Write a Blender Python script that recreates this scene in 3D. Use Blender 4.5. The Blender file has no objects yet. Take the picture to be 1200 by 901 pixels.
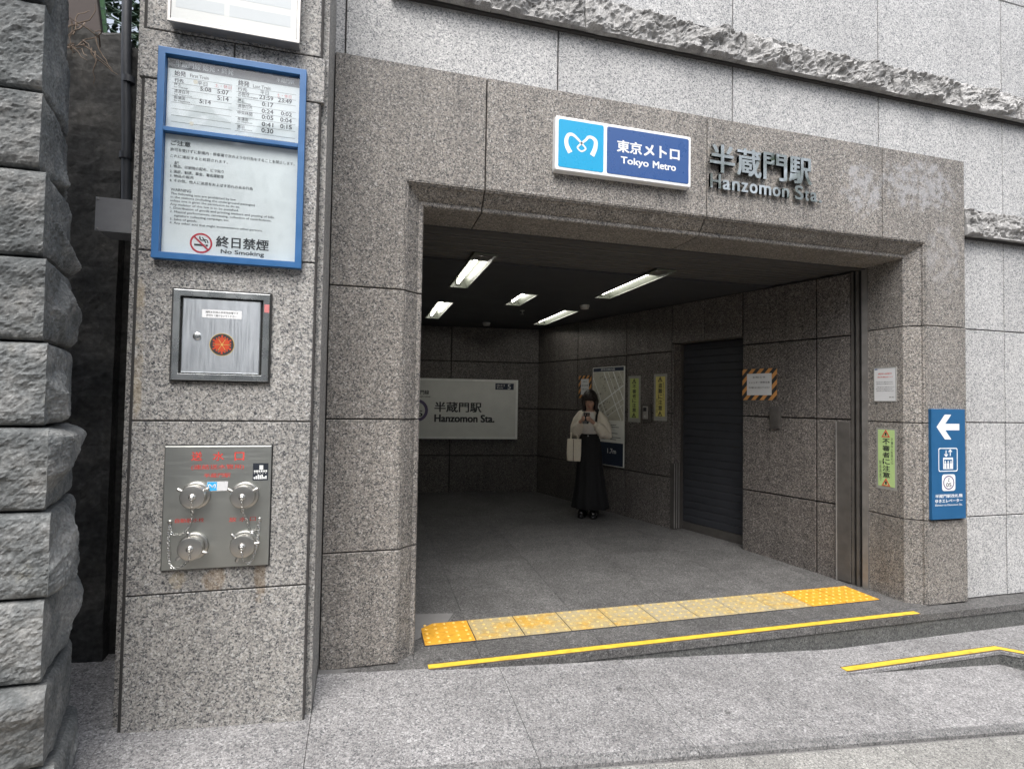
import bpy, bmesh, math, random
from mathutils import Vector, Matrix, noise
random.seed(7)
R = math.radians
sc = bpy.context.scene
COL = sc.collection

# ---------------------------------------------------------------- camera, sky, sun, exposure
CAM_H = 1.402
cam_d = bpy.data.cameras.new('camera'); cam = bpy.data.objects.new('camera', cam_d); COL.objects.link(cam)
cam_d.sensor_fit = 'HORIZONTAL'; cam_d.sensor_width = 36.0; cam_d.lens = 36.0 * 640 / 1200
cam_d.clip_start = 0.05; cam_d.clip_end = 3000
yaw, pit, rol = R(15.249), R(1.7807), R(0.9259)
fwd = Vector((math.sin(yaw)*math.cos(pit), math.cos(yaw)*math.cos(pit), math.sin(pit)))
rt = Vector((math.cos(yaw), -math.sin(yaw), 0)); up = rt.cross(fwd)
rt, up = rt*math.cos(rol) + up*math.sin(rol), up*math.cos(rol) - rt*math.sin(rol)
m = Matrix((rt, up, -fwd)).transposed().to_4x4(); m.translation = (0, 0, CAM_H)
cam.matrix_world = m
sc.camera = cam

SUN_EL, SUN_AZ = R(58), R(200)          # azimuth: compass direction of the sun, 0 = +Y, clockwise
w = bpy.data.worlds.new('World'); sc.world = w; w.use_nodes = True
wn = w.node_tree.nodes; wl = w.node_tree.links
sky = wn.new('ShaderNodeTexSky'); sky.sky_type = 'NISHITA'; sky.sun_disc = False
sky.sun_elevation = SUN_EL; sky.sun_rotation = SUN_AZ
sky.air_density = 1.0; sky.dust_density = 4.0; sky.ozone_density = 1.0
hs = wn.new('ShaderNodeHueSaturation'); hs.inputs['Saturation'].default_value = 0.42
bg = wn['Background']; bg.inputs['Strength'].default_value = 0.13
wl.new(sky.outputs[0], hs.inputs['Color']); wl.new(hs.outputs[0], bg.inputs['Color'])

sun_d = bpy.data.lights.new('sun', 'SUN'); sun_d.energy = 1.3; sun_d.angle = R(40); sun_d.color = (1.0, 0.975, 0.94)
sun = bpy.data.objects.new('sun', sun_d); COL.objects.link(sun)
sd = Vector((math.sin(SUN_AZ)*math.cos(SUN_EL), math.cos(SUN_AZ)*math.cos(SUN_EL), math.sin(SUN_EL)))
sun.rotation_euler = sd.to_track_quat('Z', 'Y').to_euler(); sun.location = sd*60

sc.view_settings.view_transform = 'Standard'; sc.view_settings.look = 'None'
sc.view_settings.gamma = 1.0; sc.view_settings.use_curve_mapping = False
sc.view_settings.exposure = 1.25
sc.render.engine = 'CYCLES'; sc.cycles.use_denoising = True
sc.cycles.max_bounces = 6; sc.cycles.diffuse_bounces = 4; sc.cycles.glossy_bounces = 3; sc.cycles.transparent_max_bounces = 8; sc.cycles.use_adaptive_sampling = True; sc.cycles.adaptive_threshold = 0.015; sc.cycles.sample_clamp_indirect = 6

# ---------------------------------------------------------------- materials
def new_mat(name):
    mt = bpy.data.materials.new(name); mt.use_nodes = True
    nt = mt.node_tree; return mt, nt.nodes, nt.links, nt.nodes['Principled BSDF']
def N(ns, t, **kw):
    n = ns.new(t)
    for k, v in kw.items():
        if k in n.inputs: n.inputs[k].default_value = v
        else: setattr(n, k, v)
    return n
def ramp(ns, stops, interp='LINEAR'):
    r = ns.new('ShaderNodeValToRGB'); cr = r.color_ramp; cr.interpolation = interp
    while len(cr.elements) < len(stops): cr.elements.new(0.5)
    for e, (p, c) in zip(cr.elements, stops):
        e.position = p; e.color = c if len(c) == 4 else (*c, 1)
    return r
def g3(v): return (v, v, v)
def mixc(ns, ls, blend, fac, a, b):
    x = ns.new('ShaderNodeMix'); x.data_type = 'RGBA'; x.blend_type = blend
    for sock, v in ((x.inputs[0], fac), (x.inputs[6], a), (x.inputs[7], b)):
        if hasattr(v, 'is_output') or isinstance(v, bpy.types.NodeSocket): ls.new(v, sock)
        elif isinstance(v, (int, float)): sock.default_value = v if sock.type == 'VALUE' else (v, v, v, 1)
        else: sock.default_value = (*v, 1) if len(v) == 3 else v
    return x.outputs[2]
def fmath(ns, ls, op, a, b=None):
    x = ns.new('ShaderNodeMath'); x.operation = op
    for sock, v in zip(x.inputs, (a, b)):
        if v is None: continue
        if isinstance(v, bpy.types.NodeSocket): ls.new(v, sock)
        else: sock.default_value = v
    return x.outputs[0]
def bump(ns, ls, bsdf, height, strength, dist):
    b = ns.new('ShaderNodeBump'); b.inputs['Strength'].default_value = strength; b.inputs['Distance'].default_value = dist
    ls.new(height, b.inputs['Height']); ls.new(b.outputs[0], bsdf.inputs['Normal'])

def region_mask(ns, ls, pos, centre, radii):
    """soft 1..0 ellipsoid mask in world metres"""
    s = N(ns, 'ShaderNodeVectorMath', operation='SUBTRACT'); ls.new(pos, s.inputs[0]); s.inputs[1].default_value = centre
    d = N(ns, 'ShaderNodeVectorMath', operation='DIVIDE'); ls.new(s.outputs[0], d.inputs[0]); d.inputs[1].default_value = radii
    l = N(ns, 'ShaderNodeVectorMath', operation='LENGTH'); ls.new(d.outputs[0], l.inputs[0])
    mr = N(ns, 'ShaderNodeMapRange', clamp=True); ls.new(l.outputs['Value'], mr.inputs[0])
    mr.inputs[1].default_value = 0.35; mr.inputs[2].default_value = 1.0; mr.inputs[3].default_value = 1; mr.inputs[4].default_value = 0
    return mr.outputs[0]

def granite(name, stops, scale=85, rough=0.55, spread=0.12, bmp=0.25, spec=0.35, stains=(), smear=0.10, smear_scale=1.7, spots=False, streak=0.7):
    mt, ns, ls, b = new_mat(name)
    geo = ns.new('ShaderNodeNewGeometry'); pos = geo.outputs['Position']
    nz = N(ns, 'ShaderNodeTexNoise', Scale=scale*0.6, Detail=0.0); ls.new(pos, nz.inputs['Vector'])
    sub = N(ns, 'ShaderNodeVectorMath', operation='MULTIPLY_ADD'); ls.new(nz.outputs['Color'], sub.inputs[0])
    sub.inputs[1].default_value = (0.9/scale,)*3; ls.new(pos, sub.inputs[2])
    v1 = N(ns, 'ShaderNodeTexVoronoi', Scale=scale); ls.new(sub.outputs[0], v1.inputs['Vector'])
    v2 = N(ns, 'ShaderNodeTexVoronoi', Scale=scale*1.9); ls.new(sub.outputs[0], v2.inputs['Vector'])
    s1 = ns.new('ShaderNodeSeparateColor'); ls.new(v1.outputs['Color'], s1.inputs[0])
    s2 = ns.new('ShaderNodeSeparateColor'); ls.new(v2.outputs['Color'], s2.inputs[0])
    r1 = ramp(ns, stops, 'CONSTANT'); ls.new(s1.outputs[0], r1.inputs[0])
    r2 = ramp(ns, stops, 'CONSTANT'); ls.new(s2.outputs[1], r2.inputs[0])
    col = mixc(ns, ls, 'MIX', 0.44, r1.outputs[0], r2.outputs[0])
    # weathering: broad blotches, vertical runs, panel-to-panel tone
    lo = N(ns, 'ShaderNodeTexNoise', Scale=smear_scale, Detail=3.0, Roughness=0.6); ls.new(pos, lo.inputs['Vector'])
    lr = ramp(ns, [(0.3, g3(1-smear)), (0.7, g3(1+smear))]); ls.new(lo.outputs[0], lr.inputs[0])
    col = mixc(ns, ls, 'MULTIPLY', 1.0, col, lr.outputs[0])
    mp = N(ns, 'ShaderNodeMapping'); mp.inputs['Scale'].default_value = (9, 9, 0.7); ls.new(pos, mp.inputs['Vector'])
    st = N(ns, 'ShaderNodeTexNoise', Scale=1.0, Detail=2.0); ls.new(mp.outputs[0], st.inputs['Vector'])
    sr = ramp(ns, [(0.33, g3(0.83)), (0.62, g3(1.05))]); ls.new(st.outputs[0], sr.inputs[0])
    col = mixc(ns, ls, 'MULTIPLY', streak, col, sr.outputs[0])
    oi = ns.new('ShaderNodeObjectInfo')
    orr = ramp(ns, [(0, g3(1-spread)), (1, g3(1+spread))]); ls.new(oi.outputs['Random'], orr.inputs[0])
    col = mixc(ns, ls, 'MULTIPLY', 1.0, col, orr.outputs[0])
    for (c, rad, scol, strength, nsc, th) in stains:
        mk = region_mask(ns, ls, pos, c, rad)
        sn = N(ns, 'ShaderNodeTexNoise', Scale=nsc, Detail=5.0, Roughness=0.65); ls.new(pos, sn.inputs['Vector'])
        tr = ramp(ns, [(th, g3(0)), (th+0.13, g3(1))]); ls.new(fmath(ns, ls, 'MULTIPLY', sn.outputs[0], mk), tr.inputs[0])
        col = mixc(ns, ls, 'MIX', fmath(ns, ls, 'MULTIPLY', tr.outputs[0], strength), col, scol)
    if spots:
        sv = N(ns, 'ShaderNodeTexVoronoi', Scale=3.1); ls.new(pos, sv.inputs['Vector'])
        sp = ramp(ns, [(0.055, g3(0.50)), (0.080, g3(1.0))]); ls.new(fmath(ns, ls, 'ADD', sv.outputs['Distance'], fmath(ns, ls, 'MULTIPLY', nz.outputs[0], .03)), sp.inputs[0])
        col = mixc(ns, ls, 'MULTIPLY', 1.0, col, sp.outputs[0])
    ls.new(col, b.inputs['Base Color'])
    rr = ramp(ns, [(0, g3(rough-0.1)), (1, g3(rough+0.12))]); ls.new(s1.outputs[2], rr.inputs[0]); ls.new(rr.outputs[0], b.inputs['Roughness'])
    b.inputs['Specular IOR Level'].default_value = spec
    return mt

def scuffed(ns, ls, pos, col, amount):
    """shoe marks and trodden-in dirt: streaky patches and small black nicks"""
    mp = N(ns, 'ShaderNodeMapping'); mp.inputs['Scale'].default_value = (16, 30, 16); mp.inputs['Rotation'].default_value = (0, 0, .5); ls.new(pos, mp.inputs['Vector'])
    a = N(ns, 'ShaderNodeTexNoise', Scale=1.0, Detail=5.0, Roughness=0.7); ls.new(mp.outputs[0], a.inputs['Vector'])
    ar = ramp(ns, [(0.50, g3(1.0)), (0.68, g3(1-amount)), (0.80, g3(1-1.5*amount))]); ls.new(a.outputs[0], ar.inputs[0])
    return mixc(ns, ls, 'MULTIPLY', 1.0, col, ar.outputs[0])

def plain(name, col, rough=0.5, metal=0.0, spec=0.5, var=0.08, vscale=14, bmp=0.0, coat=0.0, scuff=0.0):
    mt, ns, ls, b = new_mat(name)
    geo = ns.new('ShaderNodeNewGeometry')
    n = N(ns, 'ShaderNodeTexNoise', Scale=vscale, Detail=5.0, Roughness=0.6); ls.new(geo.outputs['Position'], n.inputs['Vector'])
    r = ramp(ns, [(0.3, tuple(c*(1-var) for c in col)), (0.7, tuple(min(1, c*(1+var)) for c in col))]); ls.new(n.outputs[0], r.inputs[0])
    colr = r.outputs[0]
    if scuff: colr = scuffed(ns, ls, geo.outputs['Position'], colr, scuff)
    ls.new(colr, b.inputs['Base Color'])
    rr = ramp(ns, [(0.3, g3(max(0.02, rough-0.08))), (0.7, g3(min(1, rough+0.08)))]); ls.new(n.outputs[0], rr.inputs[0]); ls.new(rr.outputs[0], b.inputs['Roughness'])
    b.inputs['Metallic'].default_value = metal; b.inputs['Specular IOR Level'].default_value = spec
    b.inputs['Coat Weight'].default_value = coat
    if bmp: bump(ns, ls, b, n.outputs[0], bmp, 0.003)
    return mt

def brushed(name, col, rough=0.32, axis=(2, 2, 160), dirt=0.15):
    mt, ns, ls, b = new_mat(name)
    geo = ns.new('ShaderNodeNewGeometry')
    mp = N(ns, 'ShaderNodeMapping'); mp.inputs['Scale'].default_value = axis; ls.new(geo.outputs['Position'], mp.inputs['Vector'])
    n = N(ns, 'ShaderNodeTexNoise', Scale=4.0, Detail=4.0); ls.new(mp.outputs[0], n.inputs['Vector'])
    d = N(ns, 'ShaderNodeTexNoise', Scale=9.0, Detail=5.0); ls.new(geo.outputs['Position'], d.inputs['Vector'])
    dr = ramp(ns, [(0.35, tuple(c*(1-dirt) for c in col)), (0.65, col)]); ls.new(d.outputs[0], dr.inputs[0])
    ls.new(dr.outputs[0], b.inputs['Base Color']); b.inputs['Metallic'].default_value = 1.0
    rr = ramp(ns, [(0.3, g3(rough-0.05)), (0.7, g3(rough+0.06))]); ls.new(n.outputs[0], rr.inputs[0]); ls.new(rr.outputs[0], b.inputs['Roughness'])
    bump(ns, ls, b, n.outputs[0], 0.02, 0.001)
    return mt

def emit(name, col, strength):
    mt, ns, ls, b = new_mat(name)
    b.inputs['Base Color'].default_value = (*col, 1); b.inputs['Emission Color'].default_value = (*col, 1); b.inputs['Emission Strength'].default_value = strength
    return mt

def glassy(name, tint=(1, 1, 1), refl=0.09, rough=0.06):
    """thin clear acrylic: mostly see-through, a little mirror, slightly wavy"""
    mt, ns, ls, b = new_mat(name); ns.remove(b)
    out = ns['Material Output']
    tr = N(ns, 'ShaderNodeBsdfTransparent', Color=(*tint, 1)); gl = N(ns, 'ShaderNodeBsdfGlossy', Roughness=rough)
    lw = N(ns, 'ShaderNodeFresnel', IOR=1.5); f = fmath(ns, ls, 'ADD', fmath(ns, ls, 'MULTIPLY', lw.outputs[0], 1.0), refl-0.04)
    geo = ns.new('ShaderNodeNewGeometry'); f = fmath(ns, ls, 'MULTIPLY', f, fmath(ns, ls, 'SUBTRACT', 1.0, geo.outputs['Backfacing'])); n = N(ns, 'ShaderNodeTexNoise', Scale=5.0, Detail=2.0); ls.new(geo.outputs['Position'], n.inputs['Vector'])
    bp = ns.new('ShaderNodeBump'); bp.inputs['Strength'].default_value = 0.35; bp.inputs['Distance'].default_value = 0.02
    ls.new(n.outputs[0], bp.inputs['Height']); ls.new(bp.outputs[0], gl.inputs['Normal'])
    mx = ns.new('ShaderNodeMixShader'); ls.new(f, mx.inputs[0]); ls.new(tr.outputs[0], mx.inputs[1]); ls.new(gl.outputs[0], mx.inputs[2]); ls.new(mx.outputs[0], out.inputs[0])
    return mt

PORT = [(p_, (c_[0]*1.155, c_[1]*1.13, c_[2]*1.09)) for p_, c_ in [(0, (.022, .025, .030)), (.20, (.085, .085, .086)), (.38, (.185, .176, .166)), (.64, (.265, .245, .225)), (.84, (.35, .335, .32)), (.95, (.45, .445, .44))]]
PILL = [(p_, (c_[0]*.97, c_[1]*.985, c_[2]*.99)) for p_, c_ in [(0, (.03, .034, .042)), (.13, (.10, .102, .108)), (.30, (.27, .26, .248)), (.58, (.41, .385, .355)), (.82, (.52, .50, .47)), (.95, (.62, .61, .60))]]
LITE = [(0, (.080, .090, .104)), (.15, (.22, .227, .238)), (.32, (.40, .403, .41)), (.60, (.51, .51, .512)), (.82, (.60, .60, .602)), (.95, (.70, .70, .70))]
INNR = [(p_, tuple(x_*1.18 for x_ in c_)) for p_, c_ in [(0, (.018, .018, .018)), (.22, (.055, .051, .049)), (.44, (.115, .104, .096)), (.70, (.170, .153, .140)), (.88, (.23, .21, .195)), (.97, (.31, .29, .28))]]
PAVE = [(0, (.085, .088, .094)), (.18, (.18, .18, .183)), (.38, (.285, .282, .280)), (.66, (.365, .358, .354)), (.86, (.45, .447, .445)), (.96, (.58, .58, .58))]
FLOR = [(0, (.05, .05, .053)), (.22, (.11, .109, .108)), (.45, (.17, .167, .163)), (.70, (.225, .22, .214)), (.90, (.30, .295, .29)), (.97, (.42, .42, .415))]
M = {}
M['g_portal'] = granite('portal_granite', PORT, 145, 0.5, 0.10, stains=[((3.86, 3.0, 3.02), (.75, .5, .42), (.48, .49, .52), .40, 15.0, .42), ((3.33, 3.0, 2.93), (.40, .5, .42), (.48, .49, .52), .42, 12.0, .43), ((4.08, 3.0, 2.5), (.40, .5, .60), (.42, .42, .43), .30, 11.0, .44)])
M['g_pillar'] = granite('pillar_granite', PILL, 140, 0.55, 0.08, stains=[((-.405, 2.55, .62), (.045, .3, .20), (.20, .135, .07), .45, 18.0, .33), ((-.58, 2.55, .64), (.10, .3, .09), (.24, .16, .08), .40, 16.0, .36), ((-.89, 2.55, 1.6), (.05, .3, .6), (.40, .32, .20), .4, 6.0, .40), ((-.72, 2.55, .64), (.06, .3, .08), (.38, .30, .18), .35, 14.0, .34)])
M['g_light'] = granite('light_wall_granite', [(p, (c[0]*1.04, c[1]*1.035, c[2]*1.02)) for p, c in LITE], 140, 0.5, 0.05, smear=0.07, streak=0.25)
M['g_inner'] = granite('shaded_inner_granite', INNR, 120, 0.45, 0.12)  # darker copy of the portal granite: interior shade put into the colour
M['g_pave'] = granite('paving_granite', [(p, (c[0]*.85, c[1]*.845, c[2]*.85)) for p, c in PAVE], 135, 0.65, 0.04, smear=0.15, smear_scale=2.4, spots=True)
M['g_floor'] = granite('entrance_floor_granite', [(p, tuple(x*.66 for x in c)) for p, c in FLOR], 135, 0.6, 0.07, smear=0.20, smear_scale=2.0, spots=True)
M['g_kerb'] = granite('kerb_granite', [(p, tuple(c*.62 for c in q)) for p, q in PAVE], 150, 0.6, 0.05)
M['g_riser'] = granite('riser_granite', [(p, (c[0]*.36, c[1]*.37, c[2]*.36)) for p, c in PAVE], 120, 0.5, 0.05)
M['g_path'] = granite('footpath_stone', [(p, (q[0]*.92, q[1]*.915, q[2]*.87)) for p, q in PAVE], 170, 0.7, 0.06)
M['tan_paver'] = granite('tan_paver', [(0, (.22, .18, .14)), (.5, (.32, .275, .22)), (1, (.40, .35, .29))], 170, 0.75, 0.06)
M['joint'] = plain('dark_joint_mortar', (.045, .043, .042), .9, vscale=30)
M['joint_pale'] = plain('paving_mortar', (.17, .167, .163), .9, vscale=30)

def rock_mat(name, cols, scale, moss=0.0):
    mt, ns, ls, b = new_mat(name)
    geo = ns.new('ShaderNodeNewGeometry'); pos = geo.outputs['Position']
    n = N(ns, 'ShaderNodeTexNoise', Scale=scale, Detail=9.0, Roughness=0.68); ls.new(pos, n.inputs['Vector'])
    r = ramp(ns, cols); ls.new(n.outputs[0], r.inputs[0])
    n2 = N(ns, 'ShaderNodeTexNoise', Scale=scale*14, Detail=3.0); ls.new(pos, n2.inputs['Vector'])
    r2 = ramp(ns, [(0.3, g3(0.7)), (0.62, g3(1.15)), (0.75, g3(1.5))]); ls.new(n2.outputs[0], r2.inputs[0])
    col = mixc(ns, ls, 'MULTIPLY', 1.0, r.outputs[0], r2.outputs[0])
    if moss:
        n3 = N(ns, 'ShaderNodeTexNoise', Scale=5.0, Detail=7.0, Roughness=0.7); ls.new(pos, n3.inputs['Vector'])
        r3 = ramp(ns, [(0.60, g3(0)), (0.70, g3(moss))]); ls.new(n3.outputs[0], r3.inputs[0])
        col = mixc(ns, ls, 'MIX', r3.outputs[0], col, (.36, .34, .26))
    oi = ns.new('ShaderNodeObjectInfo'); orr = ramp(ns, [(0, g3(0.88)), (1, g3(1.12))]); ls.new(oi.outputs['Random'], orr.inputs[0])
    col = mixc(ns, ls, 'MULTIPLY', 1.0, col, orr.outputs[0])
    ls.new(col, b.inputs['Base Color']); b.inputs['Roughness'].default_value = 0.85; b.inputs['Specular IOR Level'].default_value = 0.25
    bump(ns, ls, b, n2.outputs[0], 0.5, 0.006)
    return mt
M['rock_dark'] = rock_mat('dark_quarried_stone', [(0.28, (.062, .069, .072)), (0.5, (.140, .147, .148)), (0.72, (.26, .26, .252))], 7.0, 0.25)
M['rock_lite'] = rock_mat('split_granite', [(0.30, (.15, .15, .15)), (0.46, (.32, .317, .312)), (0.70, (.48, .477, .472))], 14.0)
M['concrete'] = rock_mat('weathered_concrete', [(0.30, (.022, .024, .026)), (0.52, (.058, .058, .057)), (0.75, (.125, .12, .112))], 3.2, 0.12)
M['ceiling'] = plain('dark_ceiling_paint', (.045, .047, .052), .6, var=.15, vscale=3)
M['louvre'] = plain('dark_louvre_metal', (.075, .073, .072), .45, var=.12)
M['shutter'] = plain('dark_shutter_steel', (.034, .036, .042), .6, spec=.25, var=.15, vscale=8)
M['steel'] = plain('satin_steel', (.40, .39, .375), .38, metal=.6, var=.12)
M['rail_satin'] = plain('satin_rail_steel', (.24, .23, .22), .4, metal=.5, var=.15)
M['steel_h'] = brushed('brushed_plate_steel', (.50, .515, .49), 0.42, (2, 2, 60), .10)
M['steel_door'] = brushed('brushed_door_steel', (.72, .76, .80), 0.42, (40, 2, 2), .12)
M['steel_rail'] = plain('dull_rail_steel', (.090, .084, .078), .5, metal=.3, var=.18)
M['chrome'] = brushed('polished_steel', (.80, .82, .81), 0.26, (3, 3, 3), .25)
M['cast'] = brushed('cast_valve_metal', (.60, .59, .56), 0.33, (40, 40, 40), .18)
M['chain'] = brushed('chain_metal', (.68, .68, .66), 0.25, (60, 60, 60), .1)
M['blue_frame'] = plain('blue_frame_paint', (.030, .125, .31), .38, var=.08)
M['cyan'] = plain('light_blue_sign', (.002, .33, .60), .3, var=.0, coat=.2)
M['royal'] = plain('royal_blue_sign', (.026, .082, .255), .3, var=.0, coat=.2)
M['sign_blue'] = plain('guide_sign_blue', (.016, .100, .235), .35, var=.05)
M['white'] = plain('sign_white', (.80, .81, .82), .35, var=.03)
M['paper'] = plain('aged_white_paper', (.78, .80, .79), .5, var=.08, vscale=6)
M['paper2'] = plain('white_notice_paper', (.66, .67, .68), .45, var=.03, vscale=10)
M['case_white'] = plain('case_white_sheet', (.60, .62, .61), .45, var=.03, vscale=4)
M['paper_grey'] = plain('notice_header_grey', (.115, .125, .13), .5, var=.15, vscale=20)
M['pale_print'] = plain('pale_grey_print', (.50, .54, .56), .5, var=.03)
M['ink'] = plain('black_ink', (.03, .032, .036), .5, var=.1)
M['ink_soft'] = plain('faded_ink', (.055, .058, .062), .5, var=.25, vscale=40)
M['red_ink'] = plain('faded_red_ink', (.62, .07, .055), .5, var=.2, vscale=30)
M['red'] = plain('red_sign', (.55, .03, .05), .4, var=.05)
M['pink_ink'] = plain('pale_red_ink', (.60, .20, .20), .5, var=.1)
M['yellow'] = plain('yellow_strip', (.70, .48, .045), .6, var=.14, vscale=14, scuff=.30)
M['strip_edge'] = plain('strip_edge_rubber', (.11, .075, .045), .7, var=.2)
M['tac_vivid'] = plain('tactile_orange', (.66, .335, .03), .55, var=.12, vscale=18, scuff=.25)
M['hydrant_black'] = plain('black_sticker', (.025, .03, .04), .35)
M['hair'] = plain('dark_hair', (.018, .013, .011), .45, var=.3, vscale=90)
M['skin'] = plain('skin', (.50, .31, .23), .5, var=.06)
M['cream_knit'] = plain('cream_knit', (.80, .74, .63), .85, var=.08, vscale=60, bmp=.4)
M['tee'] = plain('white_cotton', (.70, .68, .64), .8)
M['black_cloth'] = plain('black_cloth', (.006, .006, .007), .85, var=.2, vscale=40)
M['leather'] = plain('black_leather', (.012, .012, .013), .25, var=.2)
M['canvas'] = plain('cream_canvas', (.74, .68, .56), .85, var=.06, vscale=50, bmp=.3)
M['phone'] = plain('phone_black', (.015, .015, .018), .2)
M['tube'] = emit('lit_tube', (1.0, .97, .90), 8.0)
M['reflector'] = plain('lamp_reflector', (.13, .14, .115), .40, var=.05)
M['sign_frame'] = plain('pale_sign_frame', (.86, .87, .84), .4)
M['sign_pale'] = plain('dusty_sign_panel', (.72, .73, .69), .45, var=.06, vscale=5)
M['mark_purple'] = plain('line_purple', (.13, .10, .20), .5)
M['navy'] = plain('navy_print', (.02, .03, .055), .5)
M['map_paper'] = plain('map_print', (.46, .45, .38), .5, var=.14, vscale=22)
M['map_block'] = plain('map_block_print', (.24, .235, .20), .5, var=.2, vscale=12)
M['warn_yellow'] = plain('warning_yellow', (.60, .53, .17), .5, var=.06)
M['warn_lime'] = plain('warning_lime', (.44, .51, .17), .5, var=.05)
M['warn_green'] = plain('warning_green', (.46, .64, .27), .5, var=.05)
M['tape_clear'] = plain('clear_backing_tape', (.30, .30, .28), .35, var=.12, vscale=20)
M['haz_orange'] = plain('hazard_orange', (.60, .29, .09), .5, var=.06)
M['orange_emblem'] = plain('emblem_orange', (.50, .065, .025), .35, var=.05)
M['gold'] = plain('emblem_gold', (.60, .42, .12), .4)
M['sticker_cyan'] = plain('sticker_cyan', (.05, .42, .80), .35, var=.03)
M['pipe'] = plain('grey_pipe_paint', (.055, .06, .07), .45, var=.15)
M['jbox'] = plain('junction_box_paint', (.34, .345, .36), .45, var=.08)
M['fence_green'] = plain('fence_coating', (.42, .56, .50), .5)
M['fence_plate'] = plain('green_plate', (.30, .55, .30), .5)
M['bark'] = plain('brown_board', (.075, .062, .058), .85, var=.2, vscale=8)
M['twig'] = plain('dry_twig', (.20, .155, .12), .9, var=.3)
M['leafm'] = plain('ivy_leaf', (.035, .075, .035), .55, var=.35, vscale=30)
M['asphalt'] = plain('street_asphalt', (.075, .075, .078), .9, var=.15, vscale=60, bmp=.4)
M['opp_wall'] = plain('office_facade_tile', (.50, .49, .47), .7, var=.1, vscale=1)
M['opp_glass'] = plain('office_window_glass', (.03, .04, .05), .08, var=.2, vscale=1)
M['tree_leaf'] = plain('tree_leaf', (.06, .13, .03), .5, var=.4, vscale=3)
M['plastic'] = plain('off_white_plastic', (.55, .55, .52), .4)
M['rubber'] = plain('black_rubber', (.02, .02, .02), .6)
M['acrylic'] = glassy('clear_acrylic', (.93, .95, .96), .10)

def letters_mat():
    mt = brushed('mirror_letter_steel', (.50, .515, .50), 0.08, (3, 3, 3), .10); return mt
M['letter'] = letters_mat()

def tactile_faded():
    mt, ns, ls, b = new_mat('worn_tactile_tile')
    geo = ns.new('ShaderNodeNewGeometry')
    n = N(ns, 'ShaderNodeTexNoise', Scale=5.5, Detail=6.0, Roughness=0.65); ls.new(geo.outputs['Position'], n.inputs['Vector'])
    oi = ns.new('ShaderNodeObjectInfo')
    f = fmath(ns, ls, 'ADD', n.outputs[0], fmath(ns, ls, 'MULTIPLY', fmath(ns, ls, 'SUBTRACT', oi.outputs['Random'], 0.5), 0.22))
    r = ramp(ns, [(0.40, (.40, .345, .225)), (0.56, (.44, .345, .165)), (0.70, (.56, .335, .06))]); ls.new(f, r.inputs[0])
    n2 = N(ns, 'ShaderNodeTexNoise', Scale=120, Detail=2.0); ls.new(geo.outputs['Position'], n2.inputs['Vector'])
    r2 = ramp(ns, [(0.3, g3(.82)), (0.7, g3(1.1))]); ls.new(n2.outputs[0], r2.inputs[0])
    col = mixc(ns, ls, 'MULTIPLY', 1.0, r.outputs[0], r2.outputs[0])
    col = scuffed(ns, ls, geo.outputs['Position'], col, .28)
    ls.new(col, b.inputs['Base Color']); b.inputs['Roughness'].default_value = 0.6
    return mt
M['tac_faded'] = tactile_faded()
M['tac_dome_highlit'] = plain('highlit_orange_dome', (.80, .50, .12), .3, var=.1)  # lighter than the tile: highlights on the dots put into the colour
M['tac_dome'] = plain('worn_dome', (.56, .41, .15), .42, var=.15, vscale=60)

# ---------------------------------------------------------------- mesh helpers
Z3 = Vector((0, 0, 1))
class Fr:
    """a vertical surface: a runs to the viewer's right, b up, c out towards the viewer"""
    def __init__(s, o, u):
        s.o = Vector(o); s.u = Vector(u).normalized(); s.n = s.u.cross(Z3)
    def __call__(s, a, b, c=0.0): return s.o + s.u*a + Z3*b + s.n*c
def offset(poly, d):
    n = len(poly); out = []
    for i in range(n):
        p0, p1, p2 = (Vector(poly[(i-1) % n]), Vector(poly[i]), Vector(poly[(i+1) % n]))
        e1 = (p1-p0).normalized(); e2 = (p2-p1).normalized()
        n1 = Vector((-e1.y, e1.x)); n2 = Vector((-e2.y, e2.x))
        k = 1 + n1.dot(n2)
        out.append(tuple(p1 + (n1+n2)*(d/max(k, .2))))
    return out
def rect(a0, a1, b0, b1): return [(a0, b0), (a1, b0), (a1, b1), (a0, b1)]
def rrect(a0, a1, b0, b1, r, k=5):
    out = []
    for cx, cy, s in ((a1-r, b0+r, -90), (a1-r, b1-r, 0), (a0+r, b1-r, 90), (a0+r, b0+r, 180)):
        for i in range(k+1):
            t = R(s + 90*i/k); out.append((cx + r*math.cos(t), cy + r*math.sin(t)))
    return out
def disc(ca, cb, ra, rb=None, k=28): 
    rb = rb or ra
    return [(ca + ra*math.cos(2*math.pi*i/k), cb + rb*math.sin(2*math.pi*i/k)) for i in range(k)]

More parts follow.
